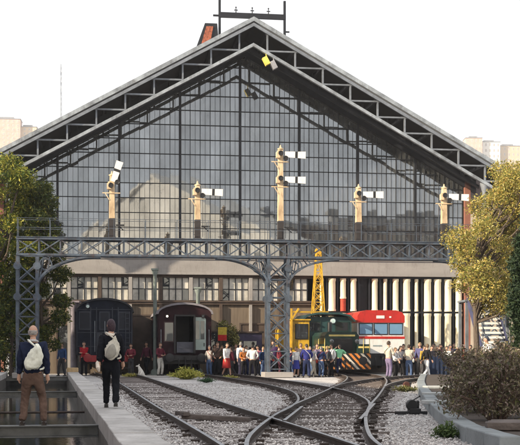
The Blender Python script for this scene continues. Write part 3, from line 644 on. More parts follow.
def track(name, label, line, z, sleepers=(0, 1), rails=(1, 1)):
    global SL
    root = bpy.data.objects.new(name, None); COL.objects.link(root); root['kind'] = 'structure'; root['label'] = label; root['category'] = 'railway track'
    pts = crv([(x, y, 0) for x, y in line], 0.5)
    for s, on in ((-1, rails[0]), (1, rails[1])):
        if on: sweep_rail(pts, s*0.87, z).build('rail', [M_rust, M_railtop], root)
    if SL is None:
        mb = MB(); mb.box((0, 0, 0), (2.5, 0.24, 0.12))
        for s_ in (-.87, .87): mb.box((s_-.13, 0, .07), (.12, .14, .06), 1); mb.box((s_+.13, 0, .07), (.12, .14, .06), 1)
        SL = mb.mesh('sleeper', [M_sleeper, M_rust])
    acc = 0; nxt = 0.3
    cnt = 0
    for i in range(len(pts)-1):
        L = (pts[i+1]-pts[i]).length; acc += L
        if acc > nxt and sleepers[0]*len(pts) <= i <= sleepers[1]*len(pts) and cnt < 95:
            d = (pts[i+1]-pts[i]).normalized()
            o = bpy.data.objects.new('sleeper', SL); COL.objects.link(o); o.parent = root
            o.location = (pts[i].x, pts[i].y, z-0.05+rnd.uniform(-0.012, 0.012)); o.rotation_euler = (rnd.uniform(-.006, .006), 0, math.atan2(-d.x, d.y)+rnd.uniform(-.03, .03)); o.scale = (rnd.uniform(.94, 1.04), rnd.uniform(.85, 1.15), 1)
            nxt = acc+0.62; cnt += 1
    return root
tp = track('railway_track', 'straight rusty track running from the foreground to the dark blue carriage', PM, 0.014)
tq = track('railway_track', 'track curving away left to the maroon carriage', QM, 0.020)
tr = track('railway_track', 'track curving right to the green shunter with hazard stripes', RM, 0.026)
ts = track('railway_track', 'track bending off right towards the cream-windowed end of the station', SM, 0.032, (0.2, 1))
def short_rail(root, a, b, z=0.03):
    pts = crv([(a[0], a[1], 0), ((a[0]+b[0])/2, (a[1]+b[1])/2, 0), (b[0], b[1], 0)], 0.5)
    sweep_rail(pts, 0, z).build('check_rail', [M_rust, M_railtop], root)
short_rail(tr, (1.78, 21.0), (2.66, 27.4)); short_rail(tq, (0.42, 20.6), (0.93, 26.0))
b_ = MB(); b_.bar((-1.5, 23.0, 0.10), (-0.2, 22.4, 0.06), 0.16, 0.10); b_.bar((-1.62, 23.3, 0.15), (-1.42, 22.8, 0.15), 0.14, 0.08)
tag(b_.build('timber_baulk', M_sleeper, bevel=0.015), 'dark timber baulk with a raised end lying across the gravel by the straight track', 'timber')
def lever(X, Y, s, lb, red):
    t = thing('point_lever', lb, 'point lever', (X, Y, 0), R(10), 'point levers beside the turnout')
    b = MB(); b.box((0, 0, .05), (.95*s, .22*s, .1*s)); b.box((0.1*s, 0, .13*s), (.34*s, .3*s, .14*s)); b.build('base', M_black, t, 0.01)
    b = MB(); b.lathe([(.03, -.07), (.15*s, -.07), (.165*s, -.05), (.165*s, .05), (.15*s, .07), (.03, .07)], (.02*s, 0, .30*s), 18, axis='y'); b.build('weight', mat('lever_red' if red else 'lever_black', (0.07, .025, .018) if red else (.016, .016, .018), .5), t)
    b = MB(); b.tube((.1*s, 0, .16*s), (-.02*s, 0, .40*s), .022*s); b.tube((-.02*s, 0, .40*s), (.26*s, -.02, .56*s if not red else .4*s), .018*s); b.ball((.26*s, -.02, .56*s if not red else .4*s), .03*s); b.build('handle', M_black, t)
    b = MB(); b.tube((.25*s, .1, .06), (.25*s, .1, .36*s), .05*s); b.ball((.25*s, .1, .38*s), .055*s); b.build('lamp_peg', M_black, t)
    b = MB(); b.tube((-.45*s, 0, .06), (-1.5*s, .15, .06), .02*s); b.build('rod', M_rust, t)
lever(PX(411, 25.2), 25.2, .72, 'black point lever with round counterweight near the kerb', False)
lever(PX(406, 41), 41, .7, 'smaller-looking point lever with a dull red-brown counterweight, farther along the kerb', True)
# kerb on the right, curved
KL = [(3.15, 15.5), (3.05, 17.5), (3.28, 21.2), (4.05, 29), (5.6, 42), (7.0, 52), (8.2, 60)]
kb = MB(); pts = crv([(x, y, 0) for x, y in KL], 1.0)
def off(i, o):
    d = (pts[min(i+1, len(pts)-1)]-pts[max(0, i-1)]).normalized(); return pts[i]+Vector((d.y, -d.x, 0))*o
for i in range(len(pts)-1):
    g_ = (pts[i+1]-pts[i])*0.006
    dz = rnd.uniform(-.008, .008)
    a0, a1, c0, c1 = off(i, 0)+g_, off(i, .30)+g_, off(i+1, 0)-g_, off(i+1, .30)-g_
    lo = [Vector((q.x, q.y, -.02)) for q in (a0, a1, c1, c0)]; hi = [Vector((q.x, q.y, .24+dz)) for q in (a0, a1, c1, c0)]
    kb.add(lo+hi, [(3, 2, 1, 0), (4, 5, 6, 7), (0, 1, 5, 4), (1, 2, 6, 5), (2, 3, 7, 6), (3, 0, 4, 7)])
o = kb.build('kerb', M_kerb, bevel=0.02); o['kind'] = 'structure'; o['label'] = 'curved blue-grey kerb stones on the right'
bd = MB(); L = [off(i, .31) for i in range(len(pts))]
for i in range(len(L)-1): quad(bd, [Vector((L[i].x, L[i].y, .2)), Vector((L[i].x+14, L[i].y-2, .2)), Vector((L[i+1].x+14, L[i+1].y-2, .2)), Vector((L[i+1].x, L[i+1].y, .2))])
struct('planting_bed', bd, M_soil)
# stone steps between kerb and shrub, boards lying in the bed
for i, (px, py, Y, lb) in enumerate(((434, 384.5, 37, 'farthest of the three pale stone slabs behind the kerb'), (435.5, 393.5, 31, 'middle pale stone slab behind the kerb beside the shrub'), (437.5, 404.5, 26, 'nearest of the three pale stone slabs behind the kerb'))):
    q = P3(px, py, Y); mb = MB(); mb.box((0, 0, 0), (0.85, 0.5, 0.09)); o = mb.build('stone_slab', mat('pale_slab', (0.40, 0.42, 0.42), .8, 0, .15, 3, .2, 20), bevel=.02)
    o.location = (q.x+.12, q.y, 0.245); o.rotation_euler.z = R(10); tag(o, lb, 'stone slab', 'pale slabs behind the kerb')
for i in range(3):
    mb = MB(); mb.box((0, 0, 0), (2.3, 0.24, 0.12)); o = mb.build('old_sleeper', M_sleeper, bevel=.015)
    o.location = (4.45+.1*i, 17.15+.32*i, 0.27); o.rotation_euler.z = R(-4+3*i)
    tag(o, ['nearest dark old sleeper lying in front of the brown shrub', 'second dark old sleeper in the row before the brown shrub', 'dark old sleeper half under the brown shrub'][i], 'sleeper', 'old sleepers in the planting bed')
# loose stones: too many to count
st = MB(); ico = [(0, 0, 1), (.9, 0, .2), (.28, .85, .3), (-.72, .52, .1), (-.7, -.55, .25), (.3, -.85, .15), (0, 0, -.5)]
icf = [(0, 1, 2), (0, 2, 3), (0, 3, 4), (0, 4, 5), (0, 5, 1), (6, 2, 1), (6, 3, 2), (6, 4, 3), (6, 5, 4), (6, 1, 5)]
cp, sp = math.cos(YP), math.sin(YP)
for k in range(26000):
    Y = 15.5+34*rnd.random()**1.7; X = rnd.uniform(-0.16, 0.235)*Y
    u = X*cp+Y*sp
    if u < 1.36: continue
    kx = None
    if Y < 52:
        for i in range(len(KL)-1):
            if KL[i][1] <= Y <= KL[i+1][1]: kx = KL[i][0]+(KL[i+1][0]-KL[i][0])*(Y-KL[i][1])/(KL[i+1][1]-KL[i][1])
    if kx is not None and X > kx-.03: continue
    s = rnd.uniform(.014, .034); a = rnd.uniform(0, 6.28); ca, sa = math.cos(a)*s, math.sin(a)*s; sz = s*rnd.uniform(.5, .9)
    st.add([(X+x*ca-y*sa, Y+x*sa+y*ca, .018+z*sz) for x, y, z in ico], icf)
o = st.build('loose_stones', leafmat('stones', [(0.16, .14, .135), (.34, .315, .31), (.5, .475, .465), (.7, .68, .66)], 0.0)); tag(o, 'loose grey gravel stones strewn between the rails', 'stones', kind='stuff')
# ------------------------------------------------------------------ station
st = thing('train_station', 'huge gabled iron and glass station front with deep dark eaves', 'train station', G0, YB)
SLO = 0.555; RZ = 21.38; RX = 0.28; OV = 4.4
rz = lambda x: RZ-SLO*abs(x)
WE = 17.6; DPT = 62
slab = [(0, RZ), (-WE, rz(WE)), (-WE, rz(WE)-.22), (0, RZ-.22), (WE, rz(WE)-.22), (WE, rz(WE))]
mb = MB(); mb.prism(slab, -OV, DPT); mb.build('roof', M_zinc, st).location.x = RX
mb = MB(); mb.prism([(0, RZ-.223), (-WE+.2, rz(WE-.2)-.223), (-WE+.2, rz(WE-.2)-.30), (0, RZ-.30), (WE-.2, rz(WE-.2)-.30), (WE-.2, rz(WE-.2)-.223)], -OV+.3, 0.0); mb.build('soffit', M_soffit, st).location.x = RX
def chev(mb, y0, y1, top, th, wmax, mi=0):
    for s in (-1, 1):
        a = [(0, RZ+top), (s*wmax, rz(wmax)+top), (s*wmax, rz(wmax)+top-th), (0, RZ+top-th)]
        if s < 0: a = a
        else: a = a[::-1]
        mb.prism(a, y0, y1, mi)
mb = MB(); chev(mb, -OV-.16, -OV-.003, 0.06, 0.26, WE+.1); mb.build('fascia', M_pale_steel, st).location.x = RX
mb = MB(); chev(mb, -OV-.12, -OV-.003, -0.30, 0.20, WE); mb.build('fascia_strip', M_mid_steel, st).location.x = RX
def truss(name, y, drop, m, mv, wmax, th=.2, w_=.22, step=1.62, diag=True):
    mb = MB()
    chev(mb, y-w_/2, y+w_/2, -drop, th, wmax)
    for s in (-1, 1):
        x = step*.5
        while x < wmax:
            zl = rz(x)-drop; zt = rz(x)-.3
            mb.box((s*x, y, (zl+zt)/2), (.10, .12, zt-zl), 1)
            if diag:
                x2 = x+(drop-.35)/SLO
                if x2 < WE: mb.box((s*(x+x2)/2, y, zl+.02), (x2-x, .13, .09), 1)
            x += step
    o = mb.build(name, [m, mv], st); o.location.x = RX; return o
truss('roof_truss', -OV+.15, 1.47, M_pale_steel, M_mid_steel, 14.9, th=.2, step=1.70)
truss('roof_truss', -1.7, 1.1, M_dark_steel, M_dark_steel, 14.9, diag=False)
mb = MB(); chev(mb, -.3, -.05, -.3, .98, 15.2); mb.build('gable_girder', M_dark_steel, st).location.x = RX
truss('roof_truss', -.40, .8, M_mid_steel, M_dark_steel, 15.2, th=.10, w_=.12, step=1.91, diag=False)
mb = MB()
for s in (-1, 1):
    x = 1.62*.5
    while x < WE-.3:
        mb.box((s*x, -OV/2-.2, rz(x)-.42), (.16, OV-.7, .22)); x += 1.70
mb.build('purlins', M_dark_steel, st).location.x = RX
# corner columns and two slender columns under the eaves
for x, y, h, r in ((-14.0, -OV+.4, rz(14.4)-1.6, .2), (14.8, -OV+.4, rz(14.4)-1.6, .2)):
    mb = MB(); mb.lathe([(r*1.7, 0), (r*1.7, .3), (r, .5), (r*.85, h-.5), (r*1.5, h), (r*1.5, h+.1)], (x, y, 0), 14); mb.build('column', M_mid_steel, st)
# glazing
XG = 14.6; PW_, PH = 0.6367, 0.93; ZB = 7.33
ztop = lambda x: RZ-SLO*abs(x-RX)-1.2
gl = MB(); bars = MB()
rp = random.Random(3)
nx = 23
for i in range(-nx, nx+1):
    x0, x1 = i*PW_, (i+1)*PW_
    if x1 > XG+.3 or x0 < -XG-.3: continue
    z = ZB
    while True:
        z0, z1 = z, z+PH
        t0, t1 = ztop(x0), ztop(x1)
        if z0 >= max(t0, t1): break
        poly = [(x0, z0), (x1, z0)]
        poly += [(x1, min(z1, t1)), (x0, min(z1, t0))]
        poly = [(a, max(b, z0)) for a, b in poly]
        ax, az = rp.gauss(0, .0032), rp.gauss(0, .0028)
        xc, zc = (x0+x1)/2, (z0+z1)/2
        if abs(poly[2][1]-poly[1][1])+abs(poly[3][1]-poly[0][1]) > .02:
            vs = [(a, (a-xc)*ax+(b-zc)*az, b) for a, b in poly]
            if abs(poly[2][1]-poly[1][1]) < .01: vs = [vs[0], vs[1], vs[3]]
            elif abs(poly[3][1]-poly[0][1]) < .01: vs = vs[:3]
            gl.add(vs, [tuple(range(len(vs)))])
        z += PH
gl.build('glazing', M_glass_main, st)
for i in range(-nx, nx+1):
    x = i*PW_
    if abs(x) > XG+.1 or i % 6 == 0: continue
    t = ztop(x); bars.b2(x-.017, x+.017, -.065, -.012, ZB, t)
k = 0; z = ZB
while z < RZ:
    xm = min(XG, (RZ-1.2-z)/SLO-RX)
    if xm > .2:
        h = .04
        bars.b2(-xm, xm, -.085, -.014, z-h/2, z+h/2)
    z += PH; k += 1
bars.build('glazing_bars', M_bars, st)
fine = MB()
for i in range(-nx, nx):
    x = (i+.5)*PW_
    if abs(x) < XG: fine.b2(x-.009, x+.009, -.04, -.012, ZB, ztop(x))
fine.build('glazing_bars', M_bars, st)
for i in range(-18, 19, 6):
    x = i*PW_; t = ztop(x)
    mb = MB(); mb.b2(x-.07, x+.07, -.16, -.01, ZB, t-.02); mb.build('mullion', M_dark_steel, st)
mb = MB(); mb.b2(-XG-.1, XG+.1, -.36, .02, 6.22, 7.32); mb.b2(-XG-.1, XG+.1, -.42, -.36, 7.18, 7.31); mb.b2(-XG-.1, XG+.1, -.40, -.36, 6.22, 6.34); mb.build('lintel', M_lintel, st, .01)
# lower storey: boarded half on the left with a row of windows, cream-striped half on the right
XS = 4.9
mb = MB(); mb.b2(-XG, XS, -.05, .1, 0, 4.35); mb.build('boarded_wall', M_tan, st)
mb = MB(); mb.b2(-XG, XS, -.20, .05, 4.352, 4.62); mb.b2(-XG, XS, -.26, -.2, 4.5, 4.6); mb.build('cornice', M_brown, st)
mb = MB(); mb.b2(-XG, XS, -.16, .04, 6.05, 6.218); mb.build('cornice', M_brown, st)
win_mesh = None
x = -XG+.05; k = 0
while x < XS-.5:
    W_ = 1.66
    g = MB(); n = 4
    for j in range(n):
        for q_ in range(2):
            a = rp.gauss(0, .004)
            x0, x1, z0, z1 = x+.12+j*W_/n, x+.12+(j+1)*W_/n, 4.62+q_*.71, 4.62+(q_+1)*.71
            g.add([(x0, .0, z0), (x1, a, z0), (x1, a, z1), (x0, 0, z1)], [(0, 1, 2, 3)], 0 if (j+q_*3+k*5) % 7 else 1)
    for j in range(n+1): g.b2(x+.12+j*W_/n-.03, x+.12+j*W_/n+.03, -.05, -.006, 4.62, 6.05, 2)
    g.b2(x+.12, x+.12+W_, -.045, -.008, 5.31, 5.36, 2)
    g.build('window', [M_pale_pane, M_glass_dark, M_bars], st)
    m_ = MB(); m_.b2(x-.11, x+.11, -.3, .03, 4.62, 6.05); m_.b2(x-.09, x+.09, -.28, -.051, .3, 4.35); m_.b2(x-.16, x+.16, -.34, -.051, 0, .3); m_.build('pilaster', M_brown if k % 2 else M_lintel, st)
    x += W_+.24; k += 1
for i, (xd, wd, hd) in enumerate(((-10.6, 1.7, 3.0), (-5.1, 3.4, 3.6), (-1.2, 1.3, 2.6), (1.0, 1.9, 3.1), (3.5, 1.6, 2.8))):
    mb = MB(); mb.b2(xd-wd/2, xd+wd/2, -.10, -.052, 0.05, hd); mb.build('door', M_glass_dark if i % 2 == 0 else M_brown, st)
    fr = MB(); fr.b2(xd-wd/2-.1, xd-wd/2, -.14, -.052, 0, hd+.1); fr.b2(xd+wd/2, xd+wd/2+.1, -.14, -.052, 0, hd+.1); fr.b2(xd-wd/2, xd+wd/2, -.14, -.052, hd, hd+.1); fr.b2(xd-.04, xd+.04, -.13, -.1, 0.05, hd); fr.build('door_frame', M_brown, st)
# right half: iron posts, tall panes, cream uprights put in for their bright reflections
mb = MB(); mb.b2(XS, XG, .62, .68, 0, 6.2); mb.build('dark_backing', M_soffit, st)  # dark sheet added behind the panes for the darkness between the stripes
mb = MB(); mb.b2(XS, XG, -.1, .12, 0, .85); mb.build('plinth', M_brown, st)
mb = MB(); mb.b2(XS, XG, -.07, .05, 3.86, 3.98); mb.b2(XS, XG, -.07, .05, 6.09, 6.218); mb.build('transom', M_dark_steel, st)
x = XS+.02; k = 0
while x < XG-.3:
    pm = MB(); w_ = .10 if k % 4 else .15
    pm.b2(x-w_/2, x+w_/2, -.05, .07, .852, 6.08); pm.build('iron_post', M_dark_steel, st)
    xc = x+.35+rp.uniform(-.03, .03); rr_ = rp.choice((.12, .16, .19, .22, .235))
    for zz, zt in ((.86, 3.855), (3.985, 6.085)):
        b = MB(); za = zz+(rp.choice((0, 0, .2, .5)) if zz < 2 else 0)
        red = k == 2 and zz > 2
        zc = zz+.8 if red else za
        if rp.random() < .1: continue
        b.lathe([(rr_*1.12, zc), (rr_*1.12, zc+.1), (rr_, zc+.14), (rr_*.97, zt-.2), (rr_*1.1, zt-.15), (rr_*1.1, zt)], (xc, -.0, 0), 16)
        o = b.build('cream_stripe', M_cream, st)
        if red:
            b = MB(); b.lathe([(rr_*.98, za), (rr_*.98, zc-.002)], (xc, 0, 0), 16); b.build('red_patch', mat('red_patch', (.42, .06, .035), .7), o)  # stands for a red figure mirrored in the pane
    p_ = MB(); p_.add([(x+w_/2+.001, .3, .86), (x+.65, .3+rp.gauss(0, .004), .86), (x+.65, .3+rp.gauss(0, .004), 6.08), (x+w_/2+.001, .3, 6.08)], [(0, 1, 2, 3)]); p_.build('pane', M_glass_dark, st)
    x += .70; k += 1
# flanks
for s in (-1, 1):
    mb = MB(); xa, xb = sorted((s*XG+s*.12, s*XG+s*.5)); mb.b2(xa, xb, -.3, DPT-.5, 0, rz(XG+.9)-.32); mb.build('side_wall', M_brick, st)
mb = MB(); mb.prism([(-XG, 0), (XG, 0), (XG, rz(XG)-.6), (RX, RZ-.6), (-XG, rz(XG)-.9)], DPT-.6, DPT-.3); mb.build('rear_wall', M_brick, st)
# ridge walkway frame, small dormer, lamps under the ridge
mb = MB(); zf = 22.1; xa, xb, yf = -1.55, 2.5, -2.3
mb.bar((xa, yf, zf), (xb, yf, zf), .22, .30)
for x, h in ((xa, 23.2), (xb, 23.1)): mb.bar((x, yf, 20.4), (x, yf, h), .14, .14)
for f in (.25, .5, .75):
    x = xa+(xb-xa)*f
    mb.tube((x, yf, zf+.15), (x, yf, zf+.5), .035, .02); mb.bar((x-.11, yf, zf+.33), (x+.11, yf, zf+.33), .05); mb.ball((x, yf, zf+.5), .05, 8, 5)
mb.bar((xa-.4, yf, zf-.05), (xa, yf, zf-.05), .1, .1); mb.bar((xb, yf, zf-.9), (xb+.3, yf, zf-.9), .08, .08)
mb.build('ridge_frame', M_dark_steel, st)
rq = lambda x: RZ-SLO*abs(x-RX)
dm = MB(); dm.prism([(-3.25, rq(-3.25)-.1), (-1.65, rq(-1.65)-.1), (-1.75, 21.42), (-2.5, 21.42)], -2.8, -1.2); o = dm.build('roof_hatch', M_dark_steel, st)
d2 = MB(); d2.prism([(-2.8, rq(-2.8)+.2), (-2.2, rq(-2.2)+.12), (-2.0, 21.22), (-2.42, 21.22)], -2.86, -2.803); d2.build('terracotta_louvre', mat('terracotta', (.30, .09, .05), .8, 0, .6, 6), o)
for x, z, c, nm in ((1.05, 18.85, (.75, .6, .12), 'yellow'), (1.5, 18.62, (.3, .3, .32), 'grey')):
    t = MB(); M_ = Matrix.Rotation(R(-28), 3, 'Y'); t.box((x, -OV+.1, z), (.30, .34, .5), 0, M_); t.tube((x, -OV+.1, z+.25), (x, -OV+.1, rq(x)-1.5), .03)
    t.build('floodlight', mat('lamp_'+nm, c, .4), st, .02)
# thin pale column and grey column standing free under the eaves, left
def pipe_col(px, Y, ht, r, m, label):
    t = thing('iron_column', label, 'column', (PX(px, Y), Y, 0), 0, 'slender columns under the station eaves')
    mb = MB(); mb.lathe([(r, .35), (r*.9, ht-.3), (r*1.6, ht-.1), (r*1.6, ht)], n=14); mb.build('shaft', m, t)
    mb = MB(); mb.lathe([(r*2.2, 0), (r*2.2, .22), (r*1.3, .35)], n=14); mb.build('base', m, t)
    mb = MB(); mb.box((0, 0, ht+.06), (r*3.6, r*3.6, .10)); mb.build('capital', m, t)
pipe_col(155, 68.6, 6.1, .115, mat('pale_green_paint', (.18, .215, .20), .6), 'pale green slender column left of the maroon carriage')
pipe_col(74, 68.3, 4.2, .2, mat('mauve_grey_paint', (.21, .19, .22), .6), 'mauve-grey stout column at the left, by the dark blue carriage')
pipe_col(198, 72, 5.2, .13, mat('pale_green_paint', (.18, .215, .20), .6), 'thin pale green column behind the maroon carriage roof')
# ------------------------------------------------------------------ signal gantry
GO = Vector((0.9, 62, 0))
def GW(x, y, z): return Vector((GO.x+x*math.cos(YB)-y*math.sin(YB), GO.y+x*math.sin(YB)+y*math.cos(YB), z))
ga = thing('signal_gantry', 'long blue-grey lattice gantry with arched haunches spanning the tracks', 'signal gantry', GO, YB)
ZT, ZL = 7.18, 6.30; XL, XR = -13.45, 12.6
def lattice_post(xc, wd, name='post'):
    p = MB(); hd = .42
    for sx in (-1, 1):
        for sy in (-1, 1): p.b2(xc+sx*wd/2-.08, xc+sx*wd/2+.08, sy*hd-.08, sy*hd+.08, .3, ZL-.06)
    z = .45; k = 0
    dz = wd*.92
    while z+dz < ZL:
        for sy in (-1, 1):
            p.bar((xc-wd/2, sy*(hd+.05), z), (xc+wd/2, sy*(hd+.05), z+dz), .05, .06); p.bar((xc+wd/2, sy*(hd+.09), z), (xc-wd/2, sy*(hd+.09), z+dz), .05, .06)
            p.b2(xc-wd/2, xc+wd/2, sy*hd-.03, sy*hd+.03, z-.03, z+.03)
        for sx in (-1, 1): p.bar((xc+sx*(wd/2+.03), -hd, z), (xc+sx*(wd/2+.03), hd, z+dz), .05)
        z += dz; k += 1
    o = p.build(name, M_gantry, ga)
    b = MB(); b.b2(xc-wd/2-.25, xc+wd/2+.25, -hd-.25, hd+.25, 0.02, .3); b.build('footing', M_lintel, o, .02)
    for zz in (4.15, 5.72):
        for sx in (-1, 1):
            for y in (-.53, .53):
                g = MB(); g.lathe([(.2, -.02), (.2, .02)], (xc+sx*wd/2, y+(.02 if y > 0 else -.02), zz), 12, axis='y'); g.build('gusset', M_gantry, o)
lattice_post(-12.9, .98); lattice_post(0, 1.02); lattice_post(11.9, 1.0)
def side(y, name):
    t = MB()
    t.b2(XL, XR, y-.09, y+.09, ZT-.11, ZT); t.b2(XL, XR, y-.09, y+.09, ZL-.05, ZL+.06)
    t.b2(XL, XR, y-.13, y+.13, ZT+.001, ZT+.03)
    x = -12.9-.49
    n = 0; s = -1 if y < 0 else 1
    while x < XR:
        t.b2(x-.04, x+.04, y-.05, y+.05, ZL+.06, ZT-.11)
        x2 = min(x+1.075, XR)
        t.bar((x, y+s*.055, ZL+.06), (x2, y+s*.055, ZT-.11), .035, .065 if s < 0 else .03)
        if s < 0: t.bar((x2, y+s*.02, ZL+.06), (x, y+s*.02, ZT-.11), .035, .065)
        x = x2; n += 1
        if x >= XR-.01: break
    # haunches: quarter arches springing from the posts
    for xa, dirn, L, H in ((-12.4, 1, 3.2, 1.6), (-.52, -1, 2.7, 1.5), (.52, 1, 2.9, 1.5), (11.4, -1, 2.8, 1.5)):
        prev = None
        for k in range(13):
            a = k/12*math.pi/2
            q = (xa+dirn*L*(1-math.cos(a)), y, ZL-.06-H*(1-math.sin(a)))
            if prev: t.bar(prev, q, .12, .10)
            prev = q
        for f in (.18, .36, .6): 
            a = f*math.pi/2; q = (xa+dirn*L*(1-math.cos(a)), y, ZL-.06-H*(1-math.sin(a)))
            t.bar(q, (xa+dirn*L*f*.55, y, ZL-.05), .05)
        c0 = (xa+dirn*.42, y, ZL-.46)
        for k in range(14):
            a0, a1 = k/14*6.2832, (k+1)/14*6.2832
            t.bar((c0[0]+.30*math.cos(a0), y, c0[2]+.30*math.sin(a0)), (c0[0]+.30*math.cos(a1), y, c0[2]+.30*math.sin(a1)), .05, .06)
    t.build(name, M_gantry, ga)
side(-.45, 'lattice_girder'); side(.45, 'lattice_girder')
w_ = MB(); w_.b2(XL+.05, XR-.05, -.35, .35, ZT-.05, ZT-.01)
for k in range(22): w_.b2(XL+k*1.18+.1, XL+k*1.18+.2, -.36, .36, ZL-.02, ZL+.05)
w_.build('walkway', M_sleeper, ga)
for y in (-.44, .44):
    h = MB()
    for zz in (.5, .98): h.bar((XL, y, ZT+zz), (XR, y, ZT+zz), .022)
    x = XL+.06
    while x < XR: h.bar((x, y, ZT+.031), (x, y, ZT+.98), .03); x += 1.62
    h.build('handrail', M_gantry, ga)
# semaphore signals standing on the gantry
M_sigdark = mat('signal_base_shade', (.035, .03, .03), .6)  # dark colour stands in for shade on the lower ends of the posts
def signal(px, top, arms, label):
    x = (PX(px, 62)-.9)
    for _ in range(4):
        q = GW(x, 0, 0); x += (px-(CX+q.x*F/q.y))*q.y/F/.99
    q = GW(x, 0, ZT+.05); zt = CZ+(HY-top)*q.y/F-q.z
    t = thing('semaphore_signal', label, 'semaphore', q, YB, 'semaphore signals on the gantry')
    b = MB(); b.b2(-.2, .2, -.2, .2, 0, .05); b.b2(-.15, .15, -.15, .15, .05, 1.0); b.build('base', M_sigdark, t)
    p = MB(); w0, w1 = .155, .12
    vs = [(sx*w, sy*w, z) for z, w in ((1.002, w0), (zt-.25, w1)) for sx, sy in ((-1, -1), (1, -1), (1, 1), (-1, 1))]
    p.add(vs, [(0, 3, 2, 1), (4, 5, 6, 7), (0, 1, 5, 4), (1, 2, 6, 5), (2, 3, 7, 6), (3, 0, 4, 7)]); p.build('post', M_cream_post, t, .015)
    f = MB(); f.lathe([(.16, zt-.248), (.17, zt-.2), (.05, zt-.14), (.045, zt-.07), (.015, zt)], n=12); f.build('finial', M_cream_post, t)
    for z, ang in arms:
        za = CZ+(HY-z)*q.y/F-q.z
        a = MB(); Mr = Matrix.Rotation(-ang, 4, 'Y'); Mx = Matrix.Translation((0, -.24, za)) @ Mr
        def bx(x0, x1, h0, h1, mi):
            vs = [(x0, -.02, -h0), (x1, -.02, -h1), (x1, -.02, h1), (x0, -.02, h0), (x0, .02, -h0), (x1, .02, -h1), (x1, .02, h1), (x0, .02, h0)]
            a.add([Mx @ Vector(v) for v in vs], [(0, 1, 2, 3), (7, 6, 5, 4), (0, 4, 5, 1), (1, 5, 6, 2), (2, 6, 7, 3), (3, 7, 4, 0)], mi)
        bx(.2, .74, .15, .165, 0); bx(.742, .878, .166, .168, 1); bx(.88, 1.30, .169, .185, 0)
        arm = a.build('arm', [M_white, M_black], t)
        s = MB()
        for cx_, cz_ in ((-.02, .06), (.24, -.2)):
            pts = [Mx @ Vector((cx_+.11*math.cos(k/12*6.2832), -.03, cz_+.11*math.sin(k/12*6.2832))) for k in range(13)]
            s.path(pts, [.028]*13, 6, 0, False)
            s.lathe([(.1, -.005), (.1, .005)], Mx @ Vector((cx_, -.03, cz_)), 12, axis='y', mi=0)
        s.tube(Mx @ Vector((0, -.06, 0)), Mx @ Vector((0, .12, 0)), .05); s.build('spectacle', M_black, arm)
        l_ = MB(); l_.b2(-.26, -.04, -.25, -.03, za-.2, za+.12); l_.b2(-.21, -.09, -.21, -.07, za+.12, za+.2); l_.build('lamp', M_cream_post, t, .02)
        br = MB(); br.bar((-.5, -.14, za-.38), (.42, -.14, za-.38), .05); br.bar((-.36, -.14, za-.38), (-.13, -.14, za-.75), .04); br.build('bracket', M_cream_post, t)
    ld = MB()
    for dx in (-.17, .17): ld.bar((dx, .55, 0), (dx, .22, zt-.5), .04)
    k = .3
    while k < zt-.6: ld.bar((-.17, .55-.33*k/(zt-.5), k), (.17, .55-.33*k/(zt-.5), k), .025); k += .3
    ld.build('ladder', M_gantry, t)
    wr = MB(); wr.tube((.26, -.1, .1), (.26, -.1, zt-.8), .012); wr.b2(.2, .62, -.12, -.06, .62, .7); wr.tube((.3, -.09, .66), (.58, -.09, .4), .03); wr.build('crank', M_black, t)
signal(112, 171, [(186, R(72))], 'leftmost semaphore on the gantry, its white arm raised steeply')
signal(197.5, 181, [(192, R(-2))], 'single-armed semaphore on the gantry above the maroon carriage, arm level')
signal(280.5, 145, [(155, R(-1)), (180, R(-1))], 'tallest semaphore, with two white arms, above the lattice middle post')
signal(358.5, 184, [(195, R(0))], 'semaphore above the red railcar, second from the right on the gantry')
signal(444, 184, [(197, R(-2))], 'semaphore beside the golden tree, farthest right on the gantry')
# ------------------------------------------------------------------ trains
def wheelset(t, y, gauge=.84, r=.46, m=None):
    for s in (-1, 1):
        w = MB(); w.lathe([(r+.03, -.02), (r+.03, .02), (r, .03), (r, .12), (r*.8, .12), (r*.75, .06), (r*.25, .06), (r*.2, .14), (.02, .14)], (s*gauge, y, r+.17), 22, axis='x'); w.build('wheel', m or M_rust, t)
def buffers(t, y0, z, m, sx=.9):
    for s in (-1, 1):
        b = MB(); b.lathe([(.12, 0), (.12, -.25), (.08, -.25), (.08, -.45), (.24, -.46), (.24, -.5), (.1, -.53)], (s*sx, y0, z), 16, axis='y'); b.build('buffer', m, t)
    h = MB(); h.b2(-.05, .05, y0-.28, y0, z-.06, z+.06); h.tube((0, y0-.26, z), (0, y0-.3, z-.45), .035); h.tube((0, y0-.3, z-.45), (0, y0-.05, z-.5), .03); h.build('coupling', M_black, t)
    for s in (-.35, .35):
        h = MB(); h.path([(s, y0, z-.05), (s*1.05, y0-.15, z-.25), (s*1.05, y0-.12, z-.55)], [.025]*3, 6); h.build('brake_hose', M_black, t)
def arch(w, z0, rise, n=12, grow=0):
    return [(w/2*math.cos(math.pi*k/n)*(1+grow), z0+rise*math.sin(math.pi*k/n)) for k in range(n+1)]
